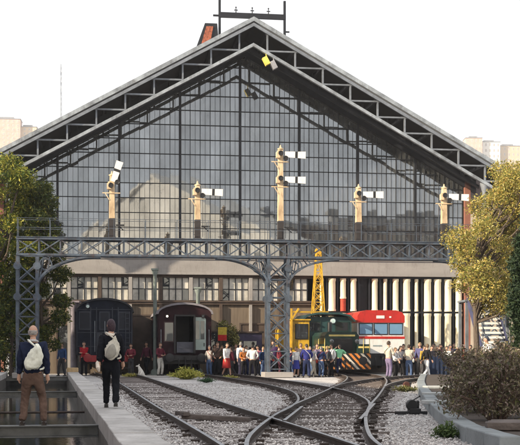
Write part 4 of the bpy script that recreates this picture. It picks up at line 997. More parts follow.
# maroon carriage, open end door
c = thing('railway_carriage', 'old maroon railway carriage with grey arched roof and open end door', 'railway carriage', (PX(185, 66.8), 66.8, 0.17), YB)
M_mar = mat('maroon_coach_paint', (.034, .012, .016), .6, 0, .3, 1.5, dirt=(.013, .007, .009), spec=.15); M_roof = mat('grey_coach_roof', (.20, .19, .215), .7, 0, .25, 1.5)
W_ = 3.0; H0 = 3.35
b = MB(); outline = [(-W_/2, 1.0), (W_/2, 1.0), (W_/2, H0)]+arch(W_-.02, H0, .52)[1:-1]+[(-W_/2, H0)]
b.b2(-W_/2, -.50, 0, .12, 1.0, 3.3); b.b2(.50, W_/2, 0, .12, 1.0, 3.3); b.prism([(-W_/2, 3.301)]+[(W_/2, 3.301)]+arch(W_-.02, H0, .5)[0:], 0, .12)
b.b2(-W_/2, -W_/2+.1, .121, 16, 1.0, H0); b.b2(W_/2-.1, W_/2, .121, 16, 1.0, H0); b.b2(-W_/2+.1, W_/2-.1, .121, 16, 1.0, 1.1); b.b2(-W_/2, W_/2, 15.9, 16.02, 1.0, H0); b.build('body', M_mar, c)
r_ = MB(); o1 = arch(W_+.22, H0-.02, .66); o2 = arch(W_+.02, H0-.02, .54); ring = o1+o2[::-1]
vs = [Vector((x, y, z)) for y in (-.16, 16.1) for x, z in o1]+[Vector((x, y, z)) for y in (-.16, 16.1) for x, z in o2]
n = len(o1); fs = []
for k in range(n-1): fs += [(k, k+1, n+k+1, n+k), (2*n+k, 3*n+k, 3*n+k+1, 2*n+k+1), (k, 2*n+k, 2*n+k+1, k+1), (n+k, n+k+1, 3*n+k+1, 3*n+k)]
r_.add(vs, fs, 0, False); r_.build('roof', M_roof, c)
d = MB(); d.b2(.46, .54, -.62, -.02, 1.15, 3.1); d.build('gangway_plate', M_black, c)
d = MB(); d.prism([(.52, 1.3), (1.18, 1.3), (1.18, 3.05), (1.1, 3.15), (.6, 3.15), (.52, 3.05)], -.05, -.004); o = d.build('door', mat('pale_green_door', (.36, .45, .43), .4, 0, .2, 2), c)
d = MB(); d.b2(.6, .82, -.068, -.051, 1.9, 2.95); d.b2(.88, 1.1, -.068, -.051, 1.9, 2.95); d.build('pane', M_glass_dark, o)
d = MB(); d.b2(1.06, 1.1, -.1, -.051, 1.5, 1.7); d.build('handle', M_black, o)
d = MB(); d.b2(-1.2, -.62, -.03, -.004, 1.75, 2.9); o = d.build('end_window', mat('mar_frame', (.05, .022, .026), .4), c); d = MB(); d.b2(-1.14, -.68, -.036, -.031, 1.81, 2.84); d.build('pane', M_glass_dark, o)
for x in (-.58, .54):
    d = MB(); d.b2(x-.05, x+.05, -.2, -.004, 1.1, 3.2); d.build('gangway_frame', M_black, c)
d = MB(); d.b2(-.6, .56, -.2, -.004, 3.2, 3.3); d.build('gangway_frame', M_black, c)
d = MB(); d.b2(-.48, .48, 3.0, 3.05, 1.1, 3.3); d.build('inner_partition', M_black, c)
d = MB(); d.b2(-.48, .48, -.2, -.13, 1.15, 1.75); d.b2(-.48, .48, -.22, -.2, 1.4, 1.46); d.build('end_gate', mat('slate_gate', (.07, .075, .10), .5), c)
d = MB(); d.b2(-1.3, 1.3, -.08, -.001, .72, .995); d.build('buffer_beam', M_black, c); buffers(c, -.08, .87, M_black)
d = MB(); d.b2(-1.2, 1.2, .3, 15.5, .5, .9); d.build('underframe', M_black, c)
for y in (1.6, 4.2, 11.5, 14.1): wheelset(c, y)
for s in (-1, 1):
    h = MB(); h.path([(s*1.36, -.01, 1.2), (s*1.36, -.09, 1.25), (s*1.36, -.09, 2.4), (s*1.36, -.01, 2.45)], [.02]*4, 6); h.build('handrail', M_pale_steel, c)
    l_ = MB(); l_.b2(s*1.02-.08, s*1.02+.08, -.16, -.004, 3.1, 3.3); o = l_.build('lamp', M_black, c)
    g_ = MB(); g_.lathe([(.055, 0), (.055, -.02), (.02, -.03)], (s*1.02, -.161, 3.2), 12, axis='y'); g_.build('lens', emit('lit_lamp', (1, .82, .6), 5.0) if s < 0 else M_glass_dark, o)
for k in range(7):
    for s in (-1, 1):
        d = MB(); d.b2(s*W_/2-.012 if s > 0 else -W_/2-.02, s*W_/2+.02 if s > 0 else -W_/2+.012, 1.2+k*2.05, 2.6+k*2.05, 2.05, 2.95); d.build('side_window', M_glass_dark, c)
# dark blue carriage on the straight track
c = thing('railway_carriage', 'tall dark slate-blue railway carriage with low arched roof and red buffer beam, at the left', 'railway carriage', (PX(104.5, 67.5), 67.5, 0.17), YB)
M_slate = mat('slate_blue_paint', (.015, .019, .032), .6, 0, .35, 1.2, dirt=(.008, .010, .017), spec=.15); M_slr = mat('slate_black_roof', (.02, .022, .03), .6); M_slt = mat('slate_trim', (.028, .034, .052), .5); M_shut = mat('slate_shutter', (.012, .015, .026), .6, stretch=(1, 1, 12))
W_ = 3.2; H0 = 3.75
b = MB(); b.prism([(-W_/2, 1.0), (W_/2, 1.0)]+arch(W_-.001, H0-.25, .67), 0, 15); b.build('body', M_slate, c)
r_ = MB(); o1 = arch(W_+.16, H0-.29, .83); o2 = arch(W_+.004, H0-.29, .715); n = len(o1)
vs = [Vector((x, y, z)) for y in (-.12, 15.1) for x, z in o1]+[Vector((x, y, z)) for y in (-.12, 15.1) for x, z in o2]; fs = []
for k in range(n-1): fs += [(k, k+1, n+k+1, n+k), (2*n+k, 3*n+k, 3*n+k+1, 2*n+k+1), (k, 2*n+k, 2*n+k+1, k+1), (n+k, n+k+1, 3*n+k+1, 3*n+k)]
r_.add(vs, fs); r_.build('roof', M_slr, c)
for x in (-1.12, 0, 1.12):
    d = MB(); wd = .34 if x else .3
    d.b2(x-wd, x+wd, -.03, -.002, 2.45, 3.5); o = d.build('end_window', M_slt, c); d = MB(); d.b2(x-wd+.06, x+wd-.06, -.036, -.031, 2.51, 3.44); d.build('shutter', M_shut, o)
d = MB()
for x in (-.45, .45, -1.56, 1.56, -.78, .78): d.b2(x-.025, x+.025, -.025, -.001, 1.05, 3.75)
for z in (1.5, 2.3, 3.62): d.b2(-1.53, 1.53, -.022, -.001, z-.02, z+.02)
d.build('beading', M_slt, c)
d = MB(); d.b2(-1.4, 1.4, -.12, -.001, .62, .995); d.build('buffer_beam', mat('red_buffer_beam', (.30, .025, .03), .5, 0, .3, 3), c); buffers(c, -.12, .85, mat('red_buffer_beam', (.3, .025, .03), .5), .95)
for x in (-.55, .55, 0.02):
    h = MB(); h.path([(x, -.01, 1.2), (x, -.1, 1.25), (x, -.1, 2.9), (x, -.01, 2.95)], [.018]*4, 6); h.build('handrail', M_pale_steel, c)
d = MB(); d.b2(-1.25, 1.25, .3, 14.7, .5, .99); d.build('underframe', M_black, c)
for y in (1.6, 4.2, 10.8, 13.4): wheelset(c, y)
for s in (-1, 1):
    d = MB(); d.b2(s*1.25-.2, s*1.25+.2, -.3, -.05, .25, .3); d.b2(s*1.25-.2, s*1.25+.2, -.3, -.05, .55, .6); d.b2(s*1.25-.2, s*1.25-.17, -.3, -.05, .25, .8); d.b2(s*1.25+.17, s*1.25+.2, -.3, -.05, .25, .8); d.build('steps', M_black, c)
l_ = MB()
for x in (1.2, 1.42): l_.bar((x, -.10, 1.0), (x, -.10, 3.5), .04)
for k in range(9): l_.bar((1.2, -.10, 1.15+k*.28), (1.42, -.10, 1.15+k*.28), .03)
l_.build('ladder', M_slt, c)
for x, z in ((-1.15, 1.35), (.95, 1.35), (-.95, 3.78)):
    l_ = MB(); l_.lathe([(.13, -.002), (.14, -.2), (.10, -.24)], (x, 0, z), 16, axis='y'); l_.b2(x-.05, x+.05, -.1, -.002, z+.13, z+.22); o = l_.build('lamp', M_slt, c)
    l_ = MB(); l_.lathe([(.09, -.241), (.085, -.25)], (x, 0, z), 14, axis='y'); l_.build('lens', mat('lamp_glass', (.55, .72, .72), .15), o)
l_ = MB(); l_.b2(-.42, .42, -.055, -.002, 1.15, 2.28); o = l_.build('end_door', M_slt, c)
l_ = MB(); l_.b2(-.3, .3, -.07, -.056, 1.6, 2.15); l_.build('pane', M_glass_dark, o)
l_ = MB(); l_.b2(.3, .36, -.1, -.056, 1.4, 1.55); l_.build('handle', M_pale_steel, o)
# green shunter
Yl = 65.6
c = thing('shunting_locomotive', 'dark green shunting locomotive with orange and white hazard stripes', 'locomotive', (PX(344, Yl), Yl, 0.17), YB)
M_grn = mat('dark_green_paint', (.014, .038, .031), .35, 0, .3, 1.3, dirt=(.01, .028, .024), rust=.6, rustc=(.04, .035, .03)); M_yel = mat('cream_yellow_line', (.65, .52, .18), .5); M_teal = mat('teal_green_paint', (.022, .06, .064), .4, 0, .25, 1.3)
M_or = mat('hazard_orange', (.62, .22, .05), .5, 0, .2, 4, rust=.7, rustc=(.12, .07, .04)); M_hw = mat('hazard_white', (.68, .64, .55), .5, 0, .15, 4, rust=.6, rustc=(.2, .16, .12))
d = MB(); d.b2(-1.5, 1.5, 0, 8.5, .75, 1.05); d.build('frame', M_black, c)
# buffer beam with diagonal stripes clipped to the plate
bp = MB(); bp.b2(-1.52, 1.52, -.1, -.001, .18, 1.12); beam = bp.build('buffer_beam', M_black, c)
sp_ = MB()
def clip_par(x0, w, k, xa, xb, za, zb):
    poly = [(x0, za), (x0+w, za), (x0+w-k*(zb-za), zb), (x0-k*(zb-za), zb)]
    for ax, lim, sg in ((0, xa, 1), (0, xb, -1)):
        out = []
        for i in range(len(poly)):
            p, q = poly[i], poly[(i+1) % len(poly)]
            ip, iq = (p[ax]-lim)*sg >= 0, (q[ax]-lim)*sg >= 0
            if ip: out.append(p)
            if ip != iq:
                t = (lim-p[ax])/(q[ax]-p[ax]); out.append((lim, p[1]+t*(q[1]-p[1])))
        poly = out
        if not poly: return None
    return poly if len(poly) > 2 else None
for xa, xb in ((-1.5, -.55), (-.38, 1.5)):
    x = -2.0; k = 0
    while x < 2.9:
        q = clip_par(x, .165, .95, xa, xb, .22, 1.1)
        if q: sp_.prism(q, -.108, -.1005, k % 3 == 2 and 1 or 0)
        x += .34; k += 1
sp_.build('hazard_stripes', [M_or, M_hw], beam)
buffers(c, -.1, .70, M_black, .95)
h = MB(); h.prism([(-.98, 1.052), (.98, 1.052), (.98, 2.1), (.8, 2.32), (-.8, 2.32), (-.98, 2.1)], .55, 4.6); hood = h.build('bonnet', M_grn, c)
g_ = MB(); g_.b2(-.6, .6, .49, .549, 1.25, 1.95)
for k in range(7): g_.b2(-.58, .58, .46, .489, 1.29+k*.095, 1.33+k*.095)
g_.build('radiator_grille', M_black, hood)
y_ = MB(); y_.b2(-.75, .75, .53, .549, 2.06, 2.16); y_.build('cream_lining', M_yel, hood)
for s in (-1, 1):
    y_ = MB(); y_.b2(s*1.15-.33, s*1.15+.33, -.02, -.001, 1.4, 1.5); y_.build('cream_lining', M_yel, c)
for s in (-1, 1):
    b_ = MB(); b_.b2(s*1.15-.34, s*1.15+.34, 0, .9, 1.053, 1.62); b_.build('side_box', M_grn, c)
    l_ = MB(); l_.lathe([(.11, .1), (.12, -.08), (.08, -.1)], (s*.72, -.05, 1.78), 14, axis='y'); l_.build('headlight', M_glass_dark, c)
    hr = MB(); hr.path([(s*1.45, -.02, 1.05), (s*1.45, -.05, 1.9), (s*1.1, -.05, 1.95), (s*1.1, -.02, 1.05)], [.02]*4, 6); hr.build('handrail', M_yel, c)
cb = MB(); cb.prism([(-1.45, 1.052), (1.45, 1.052), (1.45, 2.95), (1.2, 3.28), (-1.2, 3.28), (-1.45, 2.95)], 4.61, 7.6); cab = cb.build('cab', M_teal, c)
rf = MB(); rf.prism([(-1.62, 2.98), (-1.25, 3.30), (-.6, 3.42), (.6, 3.42), (1.25, 3.30), (1.62, 2.98), (1.62, 3.08), (1.28, 3.40), (.62, 3.53), (-.62, 3.53), (-1.28, 3.40), (-1.62, 3.08)], 4.3, 7.9); rf.build('roof', M_teal, cab)
for s in (-1, 1):
    w2 = MB(); w2.b2(s*.85-.42, s*.85+.42, 4.57, 4.609, 2.40, 3.0); o = w2.build('window', M_grn, cab); w3 = MB(); w3.b2(s*.85-.36, s*.85+.36, 4.56, 4.569, 2.46, 2.94); w3.build('pane', M_glass_dark, o)
tl = MB(); tl.lathe([(.15, .12), (.16, -.1), (.13, -.12)], (.28, 4.45, 3.02), 16, axis='y'); o = tl.build('headlight', M_pale_steel, cab); tl = MB(); tl.lathe([(.125, -.121), (.125, -.13)], (.28, 4.45, 3.02), 16, axis='y'); tl.build('lens', mat('lamp_glass', (.55, .72, .72), .15), o)
ex = MB(); ex.lathe([(.13, 2.3), (.13, 2.85), (.1, 2.9)], (-.35, 2.3, 0), 14); ex.build('exhaust', M_black, c)
for y in (1.6, 4.2, 6.8): wheelset(c, y, r=.52)
# white and red railcar behind it
c = thing('railcar', 'white railcar with red roof band and wide blue windscreen behind the shunter', 'railcar', (PX(381, 71), 71, .17), YB)
M_red = mat('railcar_red', (.46, .025, .02), .4, 0, .15, 2, rust=.6, rustc=(.14, .03, .025)); M_wh = mat('railcar_white', (.74, .74, .73), .4, 0, .08, 2, rust=.55, rustc=(.32, .29, .25))
d = MB(); d.prism([(-1.45, 1.1), (1.45, 1.1), (1.46, 1.98), (-1.46, 1.98)], 0, 14); body = d.build('body', M_wh, c)
d = MB(); d.prism([(-1.47, 1.981), (1.47, 1.981), (1.47, 2.12), (-1.47, 2.12)], -.02, 14); d.build('red_stripe', M_red, c)
d = MB(); d.prism([(-1.45, 2.121), (1.45, 2.121), (1.44, 2.95), (-1.44, 2.95)], .05, 14); d.build('window_band', M_wh, c)
for i in range(3):
    x0 = -1.36+i*.93; d = MB(); d.b2(x0, x0+.86, .02, .048, 2.22, 2.92); o = d.build('windscreen', M_black, c); d = MB(); d.b2(x0+.05, x0+.81, .008, .019, 2.27, 2.87); d.build('pane', M_glass_blue, o)
d = MB(); d.prism([(-1.46, 2.951), (1.46, 2.951), (1.46, 3.35), (1.3, 3.58), (.9, 3.70), (-.9, 3.70), (-1.3, 3.58), (-1.46, 3.35)], -.04, 14); rf = d.build('roof', M_red, c)
d = MB(); d.b2(-.3, .2, -.062, -.041, 3.2, 3.38); d.b2(.5, .62, -.06, -.041, 3.24, 3.34); d.build('destination_sign', M_white, rf)
d = MB(); d.b2(-1.4, 1.4, -.03, 13.8, .35, 1.098); d.build('skirt', M_black, c)
d = MB(); d.b2(-.5, .05, -.012, -.001, 1.52, 1.6); d.build('number_plate', mat('grey_plate', (.25, .3, .32), .5), c)
for s in (-1, 1):
    l_ = MB(); l_.lathe([(.1, 0), (.1, -.05), (.07, -.06)], (s*1.1, 0, 1.3), 14, axis='y'); l_.build('headlight', M_glass_dark, c)
buffers(c, -.03, .9, M_black)
for y in (1.8, 4.0, 10, 12.2): wheelset(c, y)
# yellow railway crane with lattice jib
Yc = 69.5
c = thing('railway_crane', 'yellow railway crane with slim lattice jib pointing up, between lattice post and shunter', 'crane', (PX(306, Yc), Yc, .17), YB)
M_cy = mat('crane_yellow', (.62, .38, .03), .45, 0, .22, 2, dirt=(.42, .24, .025), rust=.7, rustc=(.16, .08, .03))
d = MB(); d.b2(-1.4, 1.4, 0, 9, .8, 1.1); d.build('deck', M_black, c)
d = MB(); d.b2(-.95, .25, .2, 2.4, 1.102, 3.05); cab = d.build('cab', M_cy, c, .03)
d = MB(); d.b2(-.62, .16, .15, .198, 1.95, 2.85); o = d.build('window', M_black, cab); d = MB(); d.b2(-.57, .11, .14, .149, 2.0, 2.8); d.build('pane', M_glass_dark, o)
d = MB(); d.b2(-1.0, .3, .1, 2.5, 3.052, 3.13); d.build('roof', M_cy, cab)
d = MB(); d.bar((-.85, .1, 3.1), (-.42, .1, 3.75), .1); d.bar((-.85, .1, 3.75), (-.85, .1, 1.4), .1); d.bar((-.85, .1, 3.55), (1.4, .3, 3.55), .09); d.build('outrigger_frame', M_cy, c)
j = MB(); x0, x1, zb, zt = 1.1, 1.12, 1.1, 7.2
def jw(z): return .36*(1-(z-zb)/(zt-zb))+.13
for sx in (-1, 1):
    for sy in (-1, 1): j.bar((x0+sx*jw(zb), 2+sy*jw(zb), zb), (x1+sx*jw(zt), 2+sy*jw(zt), zt), .065)
z = zb; k = 0
while z < zt-.3:
    z2 = min(z+.62, zt)
    for sx in (-1, 1):
        j.bar((x0-jw(z)*sx, 2-jw(z), z), (x0+jw(z2)*sx, 2-jw(z2), z2), .035); j.bar((x0-jw(z)*sx, 2+jw(z), z), (x0+jw(z2)*sx, 2+jw(z2), z2), .035)
        j.bar((x0+sx*jw(z), 2-jw(z), z), (x0+sx*jw(z2), 2+jw(z2), z2), .035)
    j.bar((x0-jw(z), 2-jw(z), z), (x0+jw(z), 2-jw(z), z), .05)
    z = z2; k += 1
j.build('jib', M_cy, c)
d = MB(); d.lathe([(.2, -.06), (.22, 0), (.2, .06)], (x1, 2, zt+.1), 14, axis='y'); d.build('pulley', M_cy, c)
d = MB(); d.tube((x1+.2, 1.9, zt), (x1+.25, 1.7, 3.6), .02); d.b2(x1+.15, x1+.35, 1.6, 1.8, 3.2, 3.6); d.build('hoist_cable', M_black, c)
for y in (1.6, 3.6, 6.6): wheelset(c, y)
buffers(c, 0, .9, M_black)
d = MB(); d.b2(-.9, 1.2, 3.0, 6.5, 1.102, 2.6); d.build('engine_housing', M_cy, c, .03)
# ------------------------------------------------------------------ trees and plants
def leaves(mb, pts, size, r, flat=.5, elong=1.5, mi=0):
    for p in pts:
        n = Vector((r.gauss(0, 1), r.gauss(0, 1), r.gauss(0, 1)+flat)).normalized()
        a = n.cross(Vector((r.gauss(0, 1), r.gauss(0, 1), r.gauss(0, 1)))).normalized(); b = n.cross(a)
        s = size*r.uniform(.6, 1.35); l = s*elong*.5; w = s*.5
        m = p+n*s*.12
        mb.add([p-a*l, m-b*w*.6-a*l*.1, p+a*l, m+b*w*.6-a*l*.1], [(0, 1, 2, 3)], mi)
def blob(r, c, rad, k, shell=.55):
    out = []
    for _ in range(k):
        d = Vector((r.gauss(0, 1), r.gauss(0, 1), r.gauss(0, 1))).normalized()
        q = (shell+(1-shell)*r.random())*(r.random()**.25)
        out.append(Vector((c[0]+d.x*rad[0]*q, c[1]+d.y*rad[1]*q, c[2]+d.z*rad[2]*q)))
    return out
def tree(name, label, cat, base, height, clumps, k, leaf, m, trunk_r, seed, group=None, limbs=True, trunk_h=None, elong=1.5):
    r = random.Random(seed); t = thing(name, label, cat, base, 0, group)
    th = trunk_h or height*.6
    tp = [Vector((0, 0, -.1)), Vector((r.uniform(-.1, .1), r.uniform(-.1, .1), th*.35)), Vector((r.uniform(-.15, .15), r.uniform(-.15, .15), th*.7)), Vector((0, 0, th))]
    tb = MB(); tb.path(crv(tp, .4), [trunk_r*(1.25 if i == 0 else 1-.75*i/len(crv(tp, .4))) for i in range(len(crv(tp, .4)))], 9)
    if limbs:
        for c, rad in clumps:
            s = tp[1].lerp(tp[3], min(1, max(.1, (c[2]-th*.5)/th)))
            e = Vector(c); md = s.lerp(e, .5)+Vector((r.uniform(-.2, .2), r.uniform(-.2, .2), -.15))
            tb.path([s, md, e], [trunk_r*.38, trunk_r*.24, trunk_r*.08], 6)
            for _ in range(4):
                e2 = e+Vector((r.uniform(-1, 1)*rad[0], r.uniform(-1, 1)*rad[1], r.uniform(-.8, .9)*rad[2])); tb.path([md.lerp(e, .6), e2], [trunk_r*.12, trunk_r*.03], 5)
    tb.build('trunk', M_bark, t)
    cr = MB(); tot = sum(a[0]*a[1]*a[2] for _, a in clumps)**1
    for c, rad in clumps:
        leaves(cr, blob(r, c, rad, max(30, int(k*rad[0]*rad[1]*rad[2]/tot))), leaf, r, elong=elong)
    cr.build('crown', m, t)
    return t
M_lg = leafmat('leaf_broad_green', [(.04, .07, .015), (.08, .12, .022), (.15, .18, .03), (.27, .27, .04), (.40, .36, .06)])
M_ly = leafmat('leaf_dark_green', [(.03, .05, .015), (.06, .09, .024), (.11, .135, .03), (.24, .23, .045)])
M_go = leafmat('leaf_golden', [(.09, .12, .03), (.20, .22, .05), (.40, .35, .09), (.56, .46, .13), (.40, .27, .07), (.26, .26, .06), (.66, .57, .28)], .3)
M_cy_ = leafmat('leaf_cypress', [(.010, .022, .012), (.018, .036, .018), (.03, .052, .024), (.045, .07, .03)], .1)
M_sh = leafmat('leaf_brown_shrub', [(.04, .05, .02), (.11, .08, .06), (.17, .12, .11), (.09, .105, .035), (.23, .175, .16), (.15, .14, .05), (.36, .30, .25)], .15)
rt = random.Random(11)
def cl(n, cx, cy, z0, z1, R0, rr, seed, top=.5):
    r = random.Random(seed); out = []
    for i in range(n):
        f = (i+.5)/n; z = z0+(z1-z0)*f; env = R0*(1-top*max(0, f-.55)/.45)*(1-.35*max(0, .25-f)/.25)
        a = i*2.4+r.uniform(-.5, .5); d = env*math.sqrt(r.random())*.85; s = rr*r.uniform(.75, 1.25)
        out.append(((cx+math.cos(a)*d, cy+math.sin(a)*d, z), (s, s, s*.8)))
    return out
tree('broad_tree', 'tall dark green tree with sunlit yellow-green top at the left edge', 'tree', (PX(-4, 63), 63, 0), 12.4, cl(30, 0, 0, 2.6, 11.5, 2.5, .95, 1, .35), 30000, .13, M_lg, .28, 5, trunk_h=7)
tree('young_tree', 'narrower dark green tree with a pointed top, behind the gantry\'s left post', 'tree', (PX(40, 63.8), 63.8, 0), 10.5, cl(30, 0, 0, 1.6, 10.4, 1.45, .72, 2, .8), 24000, .115, M_ly, .18, 6, trunk_h=7)
tree('broad_tree', 'low dark green tree under the gantry\'s left end', 'tree', (PX(12, 61.6), 61.6, 0), 6, cl(14, 0, 0, .8, 5.6, 1.3, .7, 3), 6500, .14, M_ly, .14, 7, trunk_h=3.5)
tree('golden_tree', 'golden autumn tree in front of the station\'s right end', 'tree', (PX(478, 47), 47, 0.2), 9, [((a+.5+.5*max(0, c-5.6), b, c-.15), s) for (a, b, c), s in cl(54, 0, 0, 3.0, 8.8, 2.15, .66, 4, .4)], 36000, .075, M_go, .15, 8, trunk_h=5.6)
tree('golden_tree', 'second golden tree, half cut off by the right edge behind the cypress', 'tree', (PX(520, 50), 50, 0.2), 9, cl(38, 0, 0, 2.8, 9.0, 1.8, .68, 14, .45), 24000, .08, M_go, .15, 18, trunk_h=5.4)
cy = cl(60, 0, 0, .25, 4.1, .55, .30, 9, .95)
tree('cypress', 'dark green columnar cypress at the right edge of the picture', 'cypress', (PX(526, 29), 29, 0.2), 4.6, cy+[((0, 0, 2.2), (.5, .5, 2.0)), ((0, 0, 4.3), (.2, .2, .45))], 24000, .055, M_cy_, .09, 10, limbs=False, trunk_h=3.8, elong=2.2)
SHB = [(3.95, 19.6, .95, .95), (4.85, 20.3, 1.0, 1.12), (4.25, 22.6, .85, 1.05), (5.3, 23.4, 1.0, 1.2), (4.9, 26, 1.0, 1.15), (5.6, 28.2, 1.0, 1.2)]
LBS = ['brown small-leaved shrub nearest the kerb, above the old sleepers', 'brown shrub at the right edge behind the old sleepers', 'brown shrub behind the nearest one, by the stone slabs', 'brown shrub in the middle of the bed near the cypress', 'brown shrub towards the far end of the bed', 'farthest brown shrub, at the cypress foot']
for i, (x, y, rr, h) in enumerate(SHB):
    r = random.Random(40+i); t = thing('shrub', LBS[i], 'shrub', (x, y, .2), 0, 'brown shrubs in the right-hand bed')
    sb = MB(); lf = MB(); n = 26
    for k in range(n):
        a = r.uniform(0, 6.283); d = rr*r.uniform(.2, 1); e = Vector((math.cos(a)*d, math.sin(a)*d, h*r.uniform(.55, 1.08)*(1-.18*(d/rr)**2)))
        md = e*.55+Vector((0, 0, .1)); sb.path([Vector((math.cos(a)*.1, math.sin(a)*.1, -.02)), md, e], [.016, .011, .004], 5)
        for q in range(6):
            f = r.uniform(.45, 1); e2 = md.lerp(e, f)+Vector((r.uniform(-.16, .16), r.uniform(-.16, .16), r.uniform(-.02, .22))); sb.path([md.lerp(e, f*.8), e2], [.006, .002], 4)
            leaves(lf, blob(r, e2, (.13, .13, .13), 22, .2), .05, r)
        leaves(lf, blob(r, (e.x*.95, e.y*.95, e.z*.5), (.22, .22, e.z*.45), 46, .3), .05, r); leaves(lf, blob(r, (e.x*.9+r.gauss(0, .1), e.y*.9+r.gauss(0, .1), .2), (.25, .25, .2), 30, .3), .045, r)
    sb.build('stems', mat('shrub_stems', (.10, .065, .05), .9), t); lf.build('foliage', M_sh, t)
# tufts by the tracks
def tuft(px, py, Y, w, h, n, cols, label, seed, name='leafy_plant'):
    r = random.Random(seed); mb = MB()
    for k in range(n):
        a = r.uniform(0, 6.283); L = r.uniform(.35, 1); q = r.random()**.6; d = Vector((math.cos(a), math.sin(a), 0))
        b0 = d*w*.25*q*r.random(); hh = h*L*(1.05-.5*q*q); p1 = b0+d*w*.2*q+Vector((0, 0, hh*.6)); p2 = p1+d*w*.25*q+Vector((r.uniform(-.05, .05)*w, r.uniform(-.05, .05)*w, hh*r.uniform(-.05, .45)))
        s = Vector((-d.y, d.x, r.uniform(-.5, .5))).normalized()*r.uniform(.012, .028)*(.5+w*.6)
        mb.add([b0-s*.3, b0+s*.3, p1+s, p1-s, p2], [(0, 1, 2, 3), (3, 2, 4)])
        if r.random() < .7: leaves(mb, [p2, p1.lerp(p2, .5)+Vector((r.gauss(0, .03), r.gauss(0, .03), r.gauss(0, .03)))], .07*(.5+w*.5), r, elong=1.8)
    o = mb.build(name, leafmat('tuft_'+str(seed), cols), None); o.location = (PX(px, Y), Y, 0.02); return tag(o, label, 'plant')
tuft(187, 379, 58, 1.5, .66, 420, [(.20, .24, .04), (.42, .42, .08), (.55, .5, .14), (.3, .33, .06)], 'spiky yellow-green plant growing between the tracks before the maroon carriage', 71)
tuft(207, 383, 51.5, .7, .25, 160, [(.03, .07, .03), (.06, .12, .05)], 'small dark green weed in front of the yellow-green plant', 72)
tuft(130, 376, 63.2, .9, .22, 160, [(.32, .30, .08), (.45, .4, .12)], 'low yellow weeds by the white dog', 73)
tuft(229, 378, 59.5, .9, .18, 150, [(.35, .33, .08), (.45, .42, .14)], 'thin yellow weeds at the edge of the paving by the red skirt', 75)
tuft(448, 425, 18.3, .42, .26, 150, [(.05, .09, .03), (.09, .13, .04)], 'dark green weed at the foot of the nearest brown shrub', 74)
tuft(405, 392, 40, .9, .2, 180, [(.10, .11, .04), (.2, .19, .07)], 'dry grass tuft by the red-weighted point lever', 76)
# small yellow tree in the tub by the carriage, hedge at the left
tree('potted_tree', 'small yellow-green leafy tree in a tub right of the maroon carriage', 'tree', (PX(229, 71), 71, .016), 3.4, [((0, 0, 2.5), (.7, .6, .6)), ((.35, 0, 2.0), (.5, .5, .45)), ((-.4, 0, 2.9), (.45, .45, .4))], 900, .13, leafmat('leaf_yellowgreen', [(.08, .09, .03), (.2, .2, .06), (.4, .36, .14)]), .05, 21, trunk_h=2.2)
pb = MB(); pb.lathe([(.3, 0), (.4, .55), (.43, .6), (.36, .6), (.34, .5)], n=16); o = pb.build('tub', M_brown); o.location = (PX(229, 71), 71.0, .018); tag(o, 'brown tub holding the small yellow-green tree', 'tub')
def hedge(x0, x1, Y, h, label, seed):
    r = random.Random(seed); t = thing('hedge', label, 'hedge', ((x0+x1)/2, Y, 0)); lf = MB(); w = (x1-x0)/2
    leaves(lf, [Vector((r.uniform(-w, w), r.uniform(-.5, .5), h*r.random()**.7*(1+.12*math.sin(r.random()*40)))) for _ in range(5200)], .13, r); lf.build('foliage', M_ly, t)
    sb = MB()
    for k in range(16): x = -w+2*w*k/15; sb.path([(x, 0, 0), (x+r.uniform(-.1, .1), 0, h*.8)], [.03, .01], 5)
    sb.build('stems', M_bark, t)
hedge(-17.5, -12.6, 64.3, 2.6, 'dark clipped hedge behind the left coping', 31)
# staircase by the cypress
Ys = 46.5
s_ = thing('staircase', 'steep outdoor staircase with white-edged treads beside the cypress', 'staircase', (PX(503.5, Ys), Ys, .2), R(4))
n = 17; rise, go = .198, .2
a = MB(); b = MB()
for k in range(n):
    a.b2(-.5, .5, k*go-.02, k*go+.26, (k+1)*rise-.05, (k+1)*rise); b.b2(-.5, .5, k*go-.045, k*go-.021, (k+1)*rise-.085, (k+1)*rise+.008)
a.build('treads', mat('tread_grey', (.2, .2, .21), .8), s_); b.build('nosings', M_white, s_)
for x in (-.56, .56):
    c_ = MB(); c_.prism([(0, 0), (.25, 0), (n*go+.2, n*rise-.05), (n*go+.2, n*rise+.1), (n*go-.1, n*rise+.1), (0, .25)], -.03, .03, 0, Matrix.Translation((x, 0, 0)) @ Matrix.Rotation(R(90), 4, 'Z')); o = c_.build('stringer', mat('stair_blue', (.06, .065, .13), .5), s_)
    h = MB()
    for k in (0, 5, 10, 16): h.tube((x, k*go, (k+1)*rise), (x, k*go, (k+1)*rise+.95), .02)
    h.tube((x, 0, rise+.95), (x, 16*go, 17*rise+.95), .025); h.build('handrail', M_gantry, s_)
l_ = MB(); l_.b2(-.7, 1.6, n*go, n*go+1.4, n*rise-.08, n*rise); 
for x, y in ((-.6, n*go+.1), (1.5, n*go+.1), (-.6, n*go+1.3), (1.5, n*go+1.3)): l_.b2(x-.06, x+.06, y-.06, y+.06, 0, n*rise-.08)
l_.build('landing', M_mid_steel, s_)
